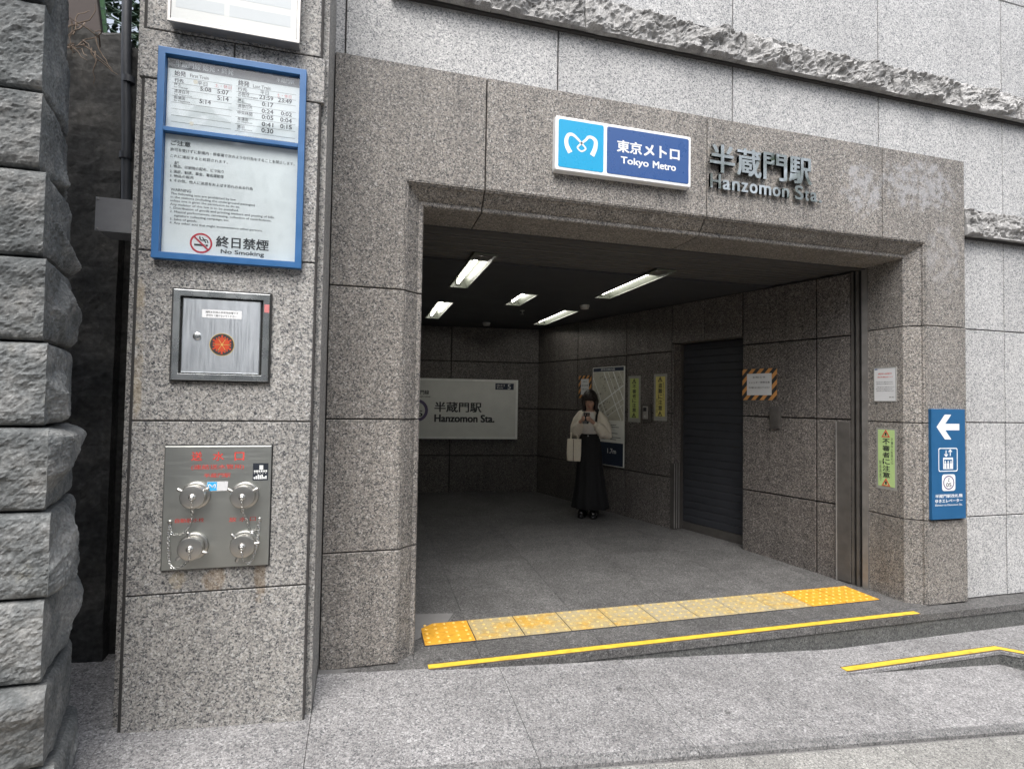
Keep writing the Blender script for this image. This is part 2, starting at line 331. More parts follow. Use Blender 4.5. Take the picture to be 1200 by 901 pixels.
class MB:
    def __init__(s): s.v = []; s.f = []
    def add(s, v, f):
        o = len(s.v); s.v += [Vector(p) for p in v]; s.f += [tuple(i+o for i in q) for q in f]; return s
    def box(s, x0, x1, y0, y1, z0, z1):
        v = [(x, y, z) for z in (z0, z1) for y in (y0, y1) for x in (x0, x1)]
        return s.add(v, [(0, 2, 3, 1), (4, 5, 7, 6), (0, 1, 5, 4), (2, 6, 7, 3), (0, 4, 6, 2), (1, 3, 7, 5)])
    def prism(s, poly, fr, c0, c1, ch=0.0):
        n = len(poly); rings = [[fr(a, b, c0) for a, b in poly]]
        if ch > 0:
            rings.append([fr(a, b, c1-ch) for a, b in poly]); rings.append([fr(a, b, c1) for a, b in offset(poly, ch)])
        else: rings.append([fr(a, b, c1) for a, b in poly])
        v = [p for r in rings for p in r]; f = [tuple(reversed(range(n)))]
        for k in range(len(rings)-1):
            for i in range(n):
                j = (i+1) % n; f.append((k*n+i, k*n+j, (k+1)*n+j, (k+1)*n+i))
        f.append(tuple((len(rings)-1)*n + i for i in range(n)))
        return s.add(v, f)
    def ring(s, outer, inner, fr, c0, c1):
        n = len(outer); v = [fr(a, b, c) for p in (outer, inner) for c in (c0, c1) for a, b in p]; f = []
        for i in range(n):
            j = (i+1) % n
            f += [(n+i, n+j, 3*n+j, 3*n+i), (i, j, n+j, n+i), (2*n+j, 2*n+i, 3*n+i, 3*n+j), (j, i, 2*n+i, 2*n+j)]
        return s.add(v, f)
    def flat(s, poly, fr, c):
        return s.add([fr(a, b, c) for a, b in poly], [tuple(range(len(poly)))])
    def tube(s, pts, r, k=8, closed=False, rounded=False):
        pts = [Vector(p) for p in pts]; n = len(pts)
        rad = r if isinstance(r, (list, tuple)) else [r]*n
        if rounded:
            d0 = (pts[0]-pts[1]).normalized(); d1 = (pts[-1]-pts[-2]).normalized()
            a = [(pts[0]+d0*rad[0]*q, rad[0]*math.sqrt(max(0, 1-q*q))) for q in (.97, .75, .4)]
            z = [(pts[-1]+d1*rad[-1]*q, rad[-1]*math.sqrt(max(0, 1-q*q))) for q in (.4, .75, .97)]
            pts = [p for p, _ in a] + pts + [p for p, _ in z]; rad = [q for _, q in a] + list(rad) + [q for _, q in z]; n = len(pts)
        v = []; f = []; ref = None
        for i in range(n):
            t = (pts[(i+1) % n]-pts[i-1]) if closed else (pts[min(i+1, n-1)]-pts[max(i-1, 0)])
            t = t.normalized() if t.length > 1e-9 else Z3.copy()
            if ref is None: ref = t.cross(Vector((0.31, 0.2, 1))).normalized() if abs(t.z) < .95 else t.cross(Vector((1, 0, 0))).normalized()
            x = (ref - t*ref.dot(t)).normalized(); y = t.cross(x); ref = x
            v += [pts[i] + (x*math.cos(2*math.pi*q/k) + y*math.sin(2*math.pi*q/k))*rad[i] for q in range(k)]
        for i in range(n if closed else n-1):
            j = (i+1) % n
            for q in range(k):
                p = (q+1) % k; f.append((i*k+q, i*k+p, j*k+p, j*k+q))
        if not closed: f += [tuple(reversed(range(k))), tuple((n-1)*k+q for q in range(k))]
        return s.add(v, f)
    def lathe(s, o, axis, prof, k=32):
        """prof: list of (distance along axis, radius)"""
        o = Vector(o); t = Vector(axis).normalized(); x = t.orthogonal().normalized(); y = t.cross(x); v = []; f = []
        for h, r in prof: v += [o + t*h + (x*math.cos(2*math.pi*q/k) + y*math.sin(2*math.pi*q/k))*r for q in range(k)]
        for i in range(len(prof)-1):
            for q in range(k):
                p = (q+1) % k; f.append((i*k+q, i*k+p, (i+1)*k+p, (i+1)*k+q))
        f += [tuple(reversed(range(k))), tuple((len(prof)-1)*k+q for q in range(k))]
        return s.add(v, f)
    def ell(s, c, r, rot=None, k=16, j=10):
        c = Vector(c); v = []; f = []
        for i in range(j+1):
            th = math.pi*i/j
            for q in range(k):
                ph = 2*math.pi*q/k
                p = Vector((math.sin(th)*math.cos(ph)*r[0], math.sin(th)*math.sin(ph)*r[1], math.cos(th)*r[2]))
                if rot: p = rot @ p
                v.append(c+p)
        for i in range(j):
            for q in range(k):
                p = (q+1) % k; f.append((i*k+q, (i+1)*k+q, (i+1)*k+p, i*k+p))
        return s.add(v, f)
    def build(s, name, mat, parent=None, smooth=False, label=None, cat=None, group=None, kind=None, bevel=0.0, origin=None):
        me = bpy.data.meshes.new(name)
        lo = Vector([min(p[i] for p in s.v) for i in range(3)]); hi = Vector([max(p[i] for p in s.v) for i in range(3)])
        c = Vector(origin) if origin is not None else Vector(((lo.x+hi.x)/2, (lo.y+hi.y)/2, lo.z))
        me.from_pydata([p-c for p in s.v], [], s.f); me.validate()
        bm = bmesh.new(); bm.from_mesh(me); bmesh.ops.recalc_face_normals(bm, faces=bm.faces)
        if bevel: bmesh.ops.bevel(bm, geom=[e for e in bm.edges if len(e.link_faces) == 2 and e.calc_face_angle(0) > .5], offset=bevel, segments=2, profile=.7, affect='EDGES', clamp_overlap=True)
        bm.to_mesh(me); bm.free()
        if smooth:
            for p in me.polygons: p.use_smooth = True
            if smooth != 'all':
                me.set_sharp_from_angle(angle=R(35))
        o = bpy.data.objects.new(name, me); COL.objects.link(o)
        if mat: me.materials.append(M[mat] if isinstance(mat, str) else mat)
        if parent is not None:
            o.parent = parent; pl = Vector(parent['_o']) if '_o' in parent else Vector((0, 0, 0))
            o.location = c - pl
        else: o.location = c
        o['_o'] = tuple(c)
        tag(o, label, cat, group, kind); return o
def tag(o, label=None, cat=None, group=None, kind=None):
    for k, v in (('label', label), ('category', cat), ('group', group), ('kind', kind)):
        if v: o[k] = v
    return o
def thing(name, loc, label=None, cat=None, group=None, kind=None):
    o = bpy.data.objects.new(name, None); COL.objects.link(o); o.location = loc; o.empty_display_size = .1; o['_o'] = tuple(loc)
    return tag(o, label, cat, group, kind)

_tc = bpy.data.curves.new('text_source', 'FONT'); _to = bpy.data.objects.new('text_source', _tc); COL.objects.link(_to)
_glyph = {}
def glyphs(body, bold=0.0, res=3):
    key = (body, bold, res)
    if key not in _glyph:
        _tc.body = body; _tc.offset = bold; _tc.resolution_u = res; _tc.extrude = 0
        bpy.context.view_layer.update()
        me = bpy.data.meshes.new_from_object(_to.evaluated_get(bpy.context.evaluated_depsgraph_get()))
        v = [tuple(p.co) for p in me.vertices]; f = [tuple(p.vertices) for p in me.polygons]
        e = {}
        for p in f:
            for i in range(len(p)):
                a, b = p[i], p[(i+1) % len(p)]; e[(a, b)] = e.get((a, b), 0)+1
        bd = [(a, b) for (a, b) in e if (b, a) not in e]
        _glyph[key] = (v, f, bd); bpy.data.meshes.remove(me)
    return _glyph[key]
def text(body, box, fr, c, mat, parent, bold=0.0, depth=0.0, name='lettering', res=3, mb=None):
    v, f, bd = glyphs(body, 0.0, res); a0, a1, b0, b1 = box
    x0 = min(p[0] for p in v); x1 = max(p[0] for p in v); y0 = min(p[1] for p in v); y1 = max(p[1] for p in v)
    em_ = (b1-b0)/max(y1-y0, .05)*bold
    base = [(a0+em_+(p[0]-x0)/(x1-x0)*(a1-a0-2*em_), b0+em_+(p[1]-y0)/max(y1-y0, .05)*(b1-b0-2*em_)) for p in v]
    B = mb or MB()
    shifts = [(0, 0)] if bold < .004 else ([(-1, 0), (1, 0)] if bold < .012 else [(-1, -.6), (1, -.6), (-1, .6), (1, .6)])
    c00 = c
    for si, (sx, sy) in enumerate(shifts):
        mp = [(a+sx*em_, b+sy*em_) for a, b in base]; c = c00+si*.00004
        _text_layer(B, mp, f, bd, fr, c, depth)
    if mb: return None
    return B.build(name, mat, parent)
def _text_layer(B, mp, f, bd, fr, c, depth):
    if depth <= 0: B.add([fr(a, b, c) for a, b in mp], f)
    else:
        n = len(mp)
        B.add([fr(a, b, c+depth) for a, b in mp]+[fr(a, b, c) for a, b in mp], list(f)+[(b, a, a+n, b+n) for a, b in bd])
def vtext(body, a0, a1, b0, b1, fr, c, mat, parent, bold=0.0):
    k = len(body); h = (b1-b0)/k; B = MB()
    for i, ch in enumerate(body):
        t = b1-h*i; text(ch, (a0, a1, t-h*.94, t-h*.06), fr, c, mat, None, bold, mb=B)
    return B.build('lettering', mat, parent)
def ribbon(pts, wid, fr, c, B=None):
    B = B or MB(); n = len(pts); L = []; Rr = []
    for i in range(n):
        p0 = Vector(pts[max(i-1, 0)]); p1 = Vector(pts[min(i+1, n-1)]); d = (p1-p0).normalized(); q = Vector((-d.y, d.x)); w_ = (wid[i] if isinstance(wid, (list, tuple)) else wid)/2
        L.append(Vector(pts[i])+q*w_); Rr.append(Vector(pts[i])-q*w_)
    for i in range(n-1): B.flat([tuple(L[i]), tuple(Rr[i]), tuple(Rr[i+1]), tuple(L[i+1])], fr, c)
    return B
def catmull(pts, k=6):
    out = []; n = len(pts)
    for i in range(n-1):
        p = [Vector(pts[max(0, min(n-1, i+d))]) for d in (-1, 0, 1, 2)]
        for j in range(k):
            t = j/k
            out.append(tuple(.5*((2*p[1])+(p[2]-p[0])*t+(2*p[0]-5*p[1]+4*p[2]-p[3])*t*t+(3*p[1]-p[0]-3*p[2]+p[3])*t**3)))
    return out + [tuple(pts[-1])]

GAP = 0.004
def panels(parent, fr, rects, mat, thick=0.03, front=0.0, ch=0.003, name='granite_panel', gap=GAP):
    for q in rects:
        poly = rect(*q) if len(q) == 4 and not isinstance(q[0], tuple) else list(q)
        jit = random.uniform(-.0012, .0012)
        MB().prism(offset(poly, gap), fr, front-thick+jit, front+jit, ch).build(name, mat, parent)

# ---------------------------------------------------------------- ground
def gz(x, y): return -.0625*(x-.4) + .08*(y-2.9)
gb = MB(); S = 400
gb.add([(-S, -S, -.75), (S, -S, -.75), (S, S, -.75), (-S, S, -.75)], [(0, 1, 2, 3)]).build('ground', 'asphalt', kind='structure')
def kerbY(x): return 2.195-.032*x
sw = thing('sidewalk', (0, 2.5, -.3), kind='structure')
# bed under the slabs
xs = [-2.6, -1.0, 0, 1, 2, 3, 4, 5, 6.5]
v = []; f = []
for x in xs: v += [(x, kerbY(x)-.01, gz(x, kerbY(x))-.035), (x, 3.6, gz(x, 3.6)-.035), (x, 3.6, -.74), (x, kerbY(x)-.01, -.74)]
for i in range(len(xs)-1):
    a = 4*i; b = a+4
    f += [(a, b, b+1, a+1), (a+3, b+3, b, a), (a+1, b+1, b+2, a+2)]
MB().add(v, f).build('mortar_bed', 'joint_pale', sw)
def slab(x0, x1, y0f, y1f, zf, th, parent, mat, name='paving_slab', gap=.0010, dz=0, ch=.0010):
    c = [(x0+gap, y0f(x0)+gap), (x1-gap, y0f(x1)+gap), (x1-gap, y1f(x1)-gap), (x0+gap, y1f(x0)-gap)]
    ci = offset(c, ch); j = random.uniform(-.0008, .0008)+dz
    top = [(x, y, zf(x, y)+j) for x, y in ci]; mid = [(x, y, zf(x, y)+j-ch) for x, y in c]; bot = [(x, y, zf(x, y)-th) for x, y in c]
    MB().add(bot+mid+top, [(3, 2, 1, 0)]+[(k*4+i, k*4+(i+1) % 4, (k+1)*4+(i+1) % 4, (k+1)*4+i) for k in (0, 1) for i in range(4)]+[(8, 9, 10, 11)]).build(name, mat, parent)
jx = [-2.6, -1.75, -.95, -.186, .74, 1.472, 2.145, 2.86, 3.58, 4.3, 5.05, 5.8, 6.5]
for i in range(len(jx)-1):
    x0, x1 = jx[i], jx[i+1]
    yend = 2.905 if x0 > -.2 else 3.6
    slab(x0, x1, lambda x: kerbY(x)+.034, (lambda x, ye=yend: ye), gz, .03, sw, 'g_pave')
    # chamfered kerb nosing in front of each slab
    k0, k1 = kerbY(x0), kerbY(x1); q = []
    for x, yk, s in ((x0+.0015, k0, 1), (x1-.0015, k1, -1)):
        z = gz(x, yk+.034)
        q += [(x, yk+.033, z-.0005), (x, yk+.010, z-.006), (x, yk, z-.020), (x, yk, z-.060), (x, yk+.033, z-.060)]
    MB().add(q, [(0, 1, 6, 5), (1, 2, 7, 6), (2, 3, 8, 7), (3, 4, 9, 8), (4, 0, 5, 9), (4, 3, 2, 1, 0), (5, 6, 7, 8, 9)]).build('kerb_stone', 'g_kerb', sw)
# lower footpath in front of the kerb
fp = thing('footpath', (1.5, 1.2, -.4), kind='structure')
fz = lambda x, y: gz(x, y)-.032
v = []; f = []
for x in xs: v += [(x, -4, fz(x, -4)-.03), (x, kerbY(x)-.003, fz(x, 2.1)-.03)]
for i in range(len(xs)-1): f.append((2*i, 2*i+2, 2*i+3, 2*i+1))
MB().add(v, f).build('mortar_bed', 'joint_pale', fp)
fx = [-2.6+.62*i for i in range(15)]
for i in range(14):
    off_ = .13
    slab(fx[i]+off_, fx[i+1]+off_, lambda x: kerbY(x)-.262, lambda x: kerbY(x)-.008, fz, .028, fp, 'g_path')
    for r_ in range(5):
        y0 = -.277-.30*r_; 
        slab(fx[i]+off_*(r_ % 2), fx[i+1]+off_*(r_ % 2), lambda x, y0=y0: kerbY(x)+y0-.29, lambda x, y0=y0: kerbY(x)+y0+.01, fz, .028, fp, 'tan_paver', 'tan_paver')

# step tread at the right, level, that the sloping pavement sinks away from
tr = thing('stone_step', (4.2, 2.7, -.3), 'long granite step below the entrance, its edge marked by a short bent yellow strip', 'step')
TZ = -.160
def poly_slab(poly, z1, z0, mat, parent, name, ch=.004):
    B = MB(); n = len(poly); ci = offset(poly, ch)
    B.add([(x, y, z0) for x, y in poly]+[(x, y, z1-ch) for x, y in poly]+[(x, y, z1) for x, y in ci],
          [tuple(reversed(range(n)))]+[(k*n+i, k*n+(i+1) % n, (k+1)*n+(i+1) % n, (k+1)*n+i) for k in (0, 1) for i in range(n)]+[tuple(2*n+i for i in range(n))])
    return B.build(name, mat, parent)
for pq in ([(2.40, 2.622), (3.30, 2.622), (3.30, 2.899), (2.40, 2.899)], [(3.304, 2.622), (4.03, 2.622), (4.20, 2.45), (4.20, 2.899), (3.304, 2.899)],
           [(4.204, 2.446), (4.65, 2.0), (5.2, 2.0), (5.2, 2.899), (4.204, 2.899)], [(5.204, 2.0), (6.5, 2.0), (6.5, 2.899), (5.204, 2.899)]):
    poly_slab(pq, TZ, TZ-.022, 'g_pave', tr, 'tread_slab')
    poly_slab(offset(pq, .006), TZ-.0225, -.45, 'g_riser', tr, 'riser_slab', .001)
# entrance floor: front nosing slabs, riser, inner slabs that ramp up gently
ef = thing('entrance_floor', (2, 4, 0), kind='structure')
def ez(x, y):
    if y < 3.45: return 0.0
    if y < 4.5: return .052*(y-3.45)/1.05
    return .052 + .028*min(1, (y-4.5)/3.2)
ex = [-.17, .66, 1.38, 2.10, 2.82, 3.54, 4.26, 5.0, 5.75, 6.5]
for i in range(len(ex)-1):
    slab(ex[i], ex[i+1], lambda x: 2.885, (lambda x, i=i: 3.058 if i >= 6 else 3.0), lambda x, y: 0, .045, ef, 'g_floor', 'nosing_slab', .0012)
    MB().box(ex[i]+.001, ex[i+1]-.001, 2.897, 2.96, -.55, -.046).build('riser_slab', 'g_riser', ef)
MB().box(-.17, 6.5, 2.91, 3.06, -.60, -.047).build('mortar_bed', 'joint', ef)
ys = [3.003, 3.45, 3.95, 4.5, 5.1, 5.7, 6.3, 6.9, 7.5, 8.2]
ex2 = [-1.9, -1.18, -.46, .02, .30, .66, 1.38, 2.10, 2.82, 3.54, 4.05]
for j in range(len(ys)-1):
    for i in range(len(ex2)-1):
        x0, x1 = ex2[i], ex2[i+1]
        if j == 0 and x0 < .0: continue
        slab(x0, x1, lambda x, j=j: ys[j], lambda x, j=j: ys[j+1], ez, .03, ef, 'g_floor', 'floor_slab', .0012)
MB().box(-1.9, 4.05, 3.06, 8.2, -.3, -.032).build('mortar_bed', 'joint', ef)

# tactile tiles
tp = thing('tactile_paving', (2.02, 3.32, .001), 'row of eleven yellow tactile tiles with raised dots across the station entrance', 'tactile paving')
TX0, TY0 = .373, 3.172
dome_me = None
for i in range(11):
    x0 = TX0+.2998*i; vivid = i in (0, 9, 10)
    B = MB(); g = .0032
    P = [(x0+g, TY0+g), (x0+.3-g, TY0+g), (x0+.3-g, TY0+.3-g), (x0+g, TY0+.3-g)]
    B.add([(x, y, .0005) for x, y in P]+[(x, y, .0055) for x, y in P]+[(x, y, .007) for x, y in offset(P, .002)],
          [(0, 1, 5, 4), (1, 2, 6, 5), (2, 3, 7, 6), (3, 0, 4, 7), (4, 5, 9, 8), (5, 6, 10, 9), (6, 7, 11, 10), (7, 4, 8, 11), (8, 9, 10, 11)])
    t = B.build('tactile_tile', 'tac_vivid' if vivid else 'tac_faded', tp)
    D = MB()
    for a in range(5):
        for b in range(5):
            D.lathe((x0+.03+.06*a, TY0+.03+.06*b, .0066), (0, 0, 1), [(0, .0105), (.0024, .0096), (.0042, .007), (.005, .0035)], 10)
    D.build('raised_dots', 'tac_dome_highlit' if vivid else 'tac_dome', t, smooth='all', kind='stuff')
MB().box(TX0-.004, TX0+3.302, TY0-.004, TY0+.304, .0008, .003).build('tile_bed', 'joint', tp)

def strip(path, name, label):
    """yellow anti-slip strip with dark rubber edges along a polyline of (x, y, z)"""
    e = thing(name, path[0], label, 'floor strip', 'yellow strips on the step edges')
    for off0, off1, mat, h, nm in ((-.021, .021, 'yellow', .004, 'yellow_band'), (-.030, -.0215, 'strip_edge', .003, 'rubber_edge'), (.0215, .030, 'strip_edge', .003, 'rubber_edge')):
        pts = [(p[0], p[1]) for p in path]
        def line(o):
            out = []
            for i in range(len(pts)):
                p = Vector(pts[i]); d0 = (p-Vector(pts[i-1])).normalized() if i else (Vector(pts[1])-p).normalized(); d1 = (Vector(pts[i+1])-p).normalized() if i < len(pts)-1 else d0
                n0 = Vector((-d0.y, d0.x)); n1 = Vector((-d1.y, d1.x)); out.append(p+(n0+n1)*(o/(1+n0.dot(n1))))
            return out
        a, b = line(off0), line(off1); n = len(pts); B = MB()
        zz = [p[2] for p in path]
        v = [(q.x, q.y, z+.0006) for q, z in zip(a, zz)]+[(q.x, q.y, z+.0006) for q, z in zip(b, zz)]+[(q.x, q.y, z+h) for q, z in zip(a, zz)]+[(q.x, q.y, z+h) for q, z in zip(b, zz)]
        f = []
        for i in range(n-1): f += [(2*n+i, 2*n+i+1, 3*n+i+1, 3*n+i), (i, i+1, 2*n+i+1, 2*n+i), (n+i+1, n+i, 3*n+i, 3*n+i+1)]
        f += [(0, 2*n, 3*n, n), (n-1, 2*n-1, 4*n-1, 3*n-1)]
        B.add(v, f).build(nm, mat, e)
strip([(.365, 2.921, .0005), (1.2, 2.923, .0005), (3.70, 2.921, .0005)], 'yellow_strip', 'long straight yellow strip on the top step edge, in front of the tactile tiles')
strip([(2.80, 2.657, TZ+.0005), (4.045, 2.657, TZ+.0005), (4.235, 2.466, TZ+.0005), (4.65, 2.05, TZ+.0005)], 'yellow_strip', 'bent yellow strip on the lower step edge at the right')

# ---------------------------------------------------------------- granite wall of the building
FW = Fr((0, 3.045, 0), (1, 0, 0))
gw = thing('granite_wall', (3, 3.1, 0), 'pale grey granite slab wall above and right of the station entrance', 'wall')
WX = [-2.6, -1.359, -.137, 1.085, 2.308, 3.530, 4.752, 5.975, 7.2]
W_TOP = 7.0
# core of the wall, with the doorway left open
cy0, cy1 = 3.06, 3.40
MB().box(-.93, -.02, cy0, cy1, -.5, W_TOP).build('wall_core', 'joint', gw)
MB().box(-.019, 4.10, cy0, cy1, 2.64, W_TOP).build('wall_core', 'joint', gw)
MB().box(4.101, 7.2, cy0, 3.55, -.5, W_TOP).build('wall_core', 'joint', gw)
MB().box(-.019, .26, 3.10, 3.40, -.3, 2.639).build('wall_core', 'joint', gw)
rows_hi = [(3.255, 3.640), (3.86, 4.607), (4.607, 5.35), (5.35, 6.1), (6.1, 7.0)]
for b0, b1 in rows_hi:
    for i in range(len(WX)-1):
        a0, a1 = max(WX[i], -.90), WX[i+1]
        if a1 <= a0: continue
        if b0 == 3.255 and a1 > 4.29 > a0:
            panels(gw, FW, [[(a0, 3.255), (4.285, 3.255), (4.285, 2.90), (a1, 2.90), (a1, b1), (a0, b1)]], 'g_light'); continue
        if b0 == 3.255 and a0 > 4.29: b0_ = 2.90
        else: b0_ = b0
        panels(gw, FW, [(a0, a1, b0_, b1)], 'g_light')
for b0, b1 in [(.0015, .6), (.6, 1.3), (1.3, 2.0), (2.0, 2.685)]:
    for a0, a1 in [(4.285, 4.752), (4.752, 5.975), (5.975, 7.2)]:
        panels(gw, FW, [(a0, a1, b0, b1)], 'g_light')

def rock_course(name, x0, x1, z0, z1, label, seed, first=None):
    t = thing(name, ((x0+x1)/2, 3.0, z0), label, 'string course', 'rock faced stone bands on the wall')
    x = x0; k = 0
    rnd = random.Random(seed)
    while x < x1-.05:
        L = first if (first and k == 0) else rnd.uniform(.52, .68); xe = min(x+L, x1); k += 1
        nu, nv = max(10, int((xe-x)/.0085)), 30
        v = []; f = []; sd_ = rnd.uniform(0, 100)
        prof = [(0, 0)]
        for i in range(nu+1):
            uu = i/nu; xx = x+.002+(xe-x-.004)*uu
            edge = min(1, min(uu, 1-uu)*(xe-x)/.02); 
            for j in range(nv+1):
                tt = j/nv
                if tt < .22: out = .068*(tt/.22); zz = z0+.004*noise.noise((xx*9, sd_, 0))
                elif tt < .85:
                    q = (tt-.22)/.63; out = .074-.012*q; zz = z0+.012+(z1-z0-.03)*q
                else:
                    q = (tt-.85)/.15; out = .062*(1-q); zz = z1-.018+.018*q
                if tt >= .22:
                    p = Vector((xx*7+sd_, zz*9, sd_))
                    d = noise.hetero_terrain(p, .8, 2.1, 5, .6)*.016-.012 + .034*noise.noise((xx*4+sd_, zz*6, 3))
                    r2 = abs(noise.noise((xx*16+sd_, zz*18, 9)))*.034 + abs(noise.noise((xx*38+sd_, zz*40, 4)))*.020 - noise.noise((xx*75, zz*75, sd_))*.006
                    fade = 1-max(0, (tt-.85)/.15)
                    out = (out+(d-r2)*fade)*(.72+.28*edge); zz += .03*noise.noise((xx*8+sd_, 5, zz*5))*min(1, (tt-.22)*6)*(1 if tt < .95 else .8)
                v.append((xx, 3.045-max(out, -.004 if tt < .5 else -.01), zz))
        for i in range(nu):
            for j in range(nv):
                a = i*(nv+1)+j; b = a+nv+1; f.append((a, b, b+1, a+1))
        f.append(tuple(range(nv, -1, -1))); f.append(tuple(nu*(nv+1)+j for j in range(nv+1)))
        MB().add(v, f).build('rock_faced_stone', 'rock_lite', t)
        x = xe
    MB().box(x0, x1, 3.02, 3.075, z0-.012, z0+.02).build('shadow_joint', 'joint', t)
rock_course('string_course', .10, 7.2, 3.645, 3.855, 'upper rock faced stone band running across the wall above the station signs', 3)
rock_course('string_course', 4.29, 7.2, 2.69, 2.895, 'lower rock faced stone band at the right, starting beside the portal', 11, .46)

# ---------------------------------------------------------------- portal
FP = Fr((0, 3.0, 0), (1, 0, 0))
po = thing('station_portal', (2.05, 3.0, 0), 'grey brown granite portal framing the station entrance', 'portal')
OL, OR_, OT = .203, 3.905, 2.60
PL, PR, PT = -.185, 4.29, 3.248
pan = [rect(PL, OL, .001, .6), rect(PL, OL, .6, 1.295), rect(PL, OL, 1.295, 1.998),
       [(PL, 1.998), (OL, 1.998), (OL, OT), (.642, OT), (.642, PT), (PL, PT)],
       rect(.642, 2.087, OT, PT), rect(2.087, 3.512, OT, PT),
       [(OR_, 1.998), (PR, 1.998), (PR, PT), (3.512, PT), (3.512, OT), (OR_, OT)],
       rect(OR_, PR, 1.295, 1.998), rect(OR_, PR, .6, 1.295), rect(OR_, PR, .001, .6)]
panels(po, FP, pan, 'g_portal', .044, gap=.0035)
# moulded inner edge: profile (inward, depth), swept round the opening in pieces
prof = [(-.0034, .0015), (.001, .0015), (.004, .008), (.012, .012), (.014, .026)]
prof += [(.018, .030), (.072, .072)]
prof += [(.076, .082), (.098, .084), (.104, .092), (.104, .40)]
def sweep(p0, p1, d0, d1, name, mat='g_portal'):
    """p = (x, z) start/end on the outer opening edge; d = inward direction (x, z) incl. mitre at each end"""
    v = []; n = len(prof)
    for p, d in ((p0, d0), (p1, d1)):
        for w_, y in prof: v.append((p[0]+d[0]*w_, 3.0+y, p[1]+d[1]*w_))
        v.append((p[0]-d[0]*.0, 3.40, p[1]-d[1]*.0)) 
    n += 1
    MB().add(v, [(i, i+1, n+i+1, n+i) for i in range(n-1)]+[(n-1, 0, n, 2*n-1), tuple(range(n)), tuple(range(2*n-1, n-1, -1))]).build(name, mat, po, smooth=True)
g = .004
for (x, sx) in ((OL, 1), (OR_, -1)):
    for z0, z1 in ((0.001, .6-g), (.6+g, 1.295-g), (1.295+g, 1.998-g)): sweep((x, z0), (x, z1), (sx, 0), (sx, 0), 'jamb_moulding')
    sweep((x, 1.998+g), (x, OT), (sx, 0), (sx, -1), 'jamb_moulding')
lx = [OL, .642, 2.087, 3.512, OR_]
for i in range(4):
    sweep((lx[i]+(g if i else 0), OT), (lx[i+1]-(g if i < 3 else 0), OT), (1 if i == 0 else 0, -1), (-1 if i == 3 else 0, -1), 'lintel_moulding')

# ---------------------------------------------------------------- interior shell
TH = R(-16.6264); W0 = Vector((3.786, 3.426, 0)); DW = Vector((math.sin(TH), math.cos(TH), 0))
FR_ = Fr(W0, -DW)                 # a = -distance along the wall
BK0, BK1 = Vector((.79, 7.92, 0)), Vector((2.512, 7.705, 0)); UB = (BK1-BK0).normalized()
FB = Fr(BK1, UB)                  # a <= 0 runs left from the corner
CEIL = 2.482
rw = thing('inner_side_wall', W0, 'shade-darkened granite panel wall on the right inside the entrance, with the shutter doorway', 'wall')
def wallbox(fr, a0, a1, b0, b1, c0, c1): return MB().prism(rect(a0, a1, b0, b1), fr, c0, c1)
for (a0, a1, b0, b1) in [(-.99, .10, -.2, 2.6), (-1.93, -.991, 2.062, 2.6), (-4.6, -1.931, -.2, 2.6)]:
    wallbox(FR_, a0, a1, b0, b1, -.32, -.028).build('wall_core', 'joint', rw)
hb = [.0, .61, 1.30, 1.975, CEIL]
def rowz(a0, a1, zs=hb): return [(a0, a1, zs[i], zs[i+1]) for i in range(len(zs)-1)]
pl_ = rowz(-.353, -.075) + rowz(-1.056, -.353, [0, .61, 1.30, 1.975]) + [(-1.056, -.353, 1.975, CEIL)] + [(-1.50, -1.056, 2.055, CEIL), (-1.927, -1.50, 2.055, CEIL)]
pl_ += rowz(-1.927, -1.886, [0, .61, 1.30, 2.055]) + rowz(-2.625, -1.927) + rowz(-3.551, -2.625) + rowz(-4.475, -3.551)
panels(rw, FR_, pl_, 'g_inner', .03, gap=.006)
# reveals of the shutter doorway
wallbox(FR_, -1.915, -1.889, .03, 2.05, -.17, -.031).build('door_reveal', 'g_inner', rw)
wallbox(FR_, -1.052, -1.030, .0, 2.05, -.17, -.031).build('door_reveal', 'g_inner', rw)
wallbox(FR_, -1.888, -1.056, 2.060, 2.085, -.17, -.031).build('door_head', 'g_inner', rw)
bw = thing('inner_back_wall', BK1, 'shade-darkened granite panel wall at the back of the entrance', 'wall')
wallbox(FB, -4.6, .3, -.2, 2.6, -.3, -.028).build('wall_core', 'joint', bw)
bx = [-4.6, -3.5, -2.40, -1.295, .0]
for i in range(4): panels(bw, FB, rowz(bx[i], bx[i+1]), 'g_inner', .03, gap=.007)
lw = thing('inner_left_wall', (-1.6, 5.5, 0), 'shade-darkened granite wall inside the entrance to the left, hidden behind the jamb', 'wall')
FL = Fr((-1.6, 3.4, 0), (0, 1, 0))
wallbox(FL, 0, 5.0, -.2, 2.6, -.3, -.028).build('wall_core', 'joint', lw)
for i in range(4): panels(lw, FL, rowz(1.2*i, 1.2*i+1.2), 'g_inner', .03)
MB().box(-1.9, -.02, 3.401, 3.6, -.2, 2.6).build('return_wall', 'joint', lw)

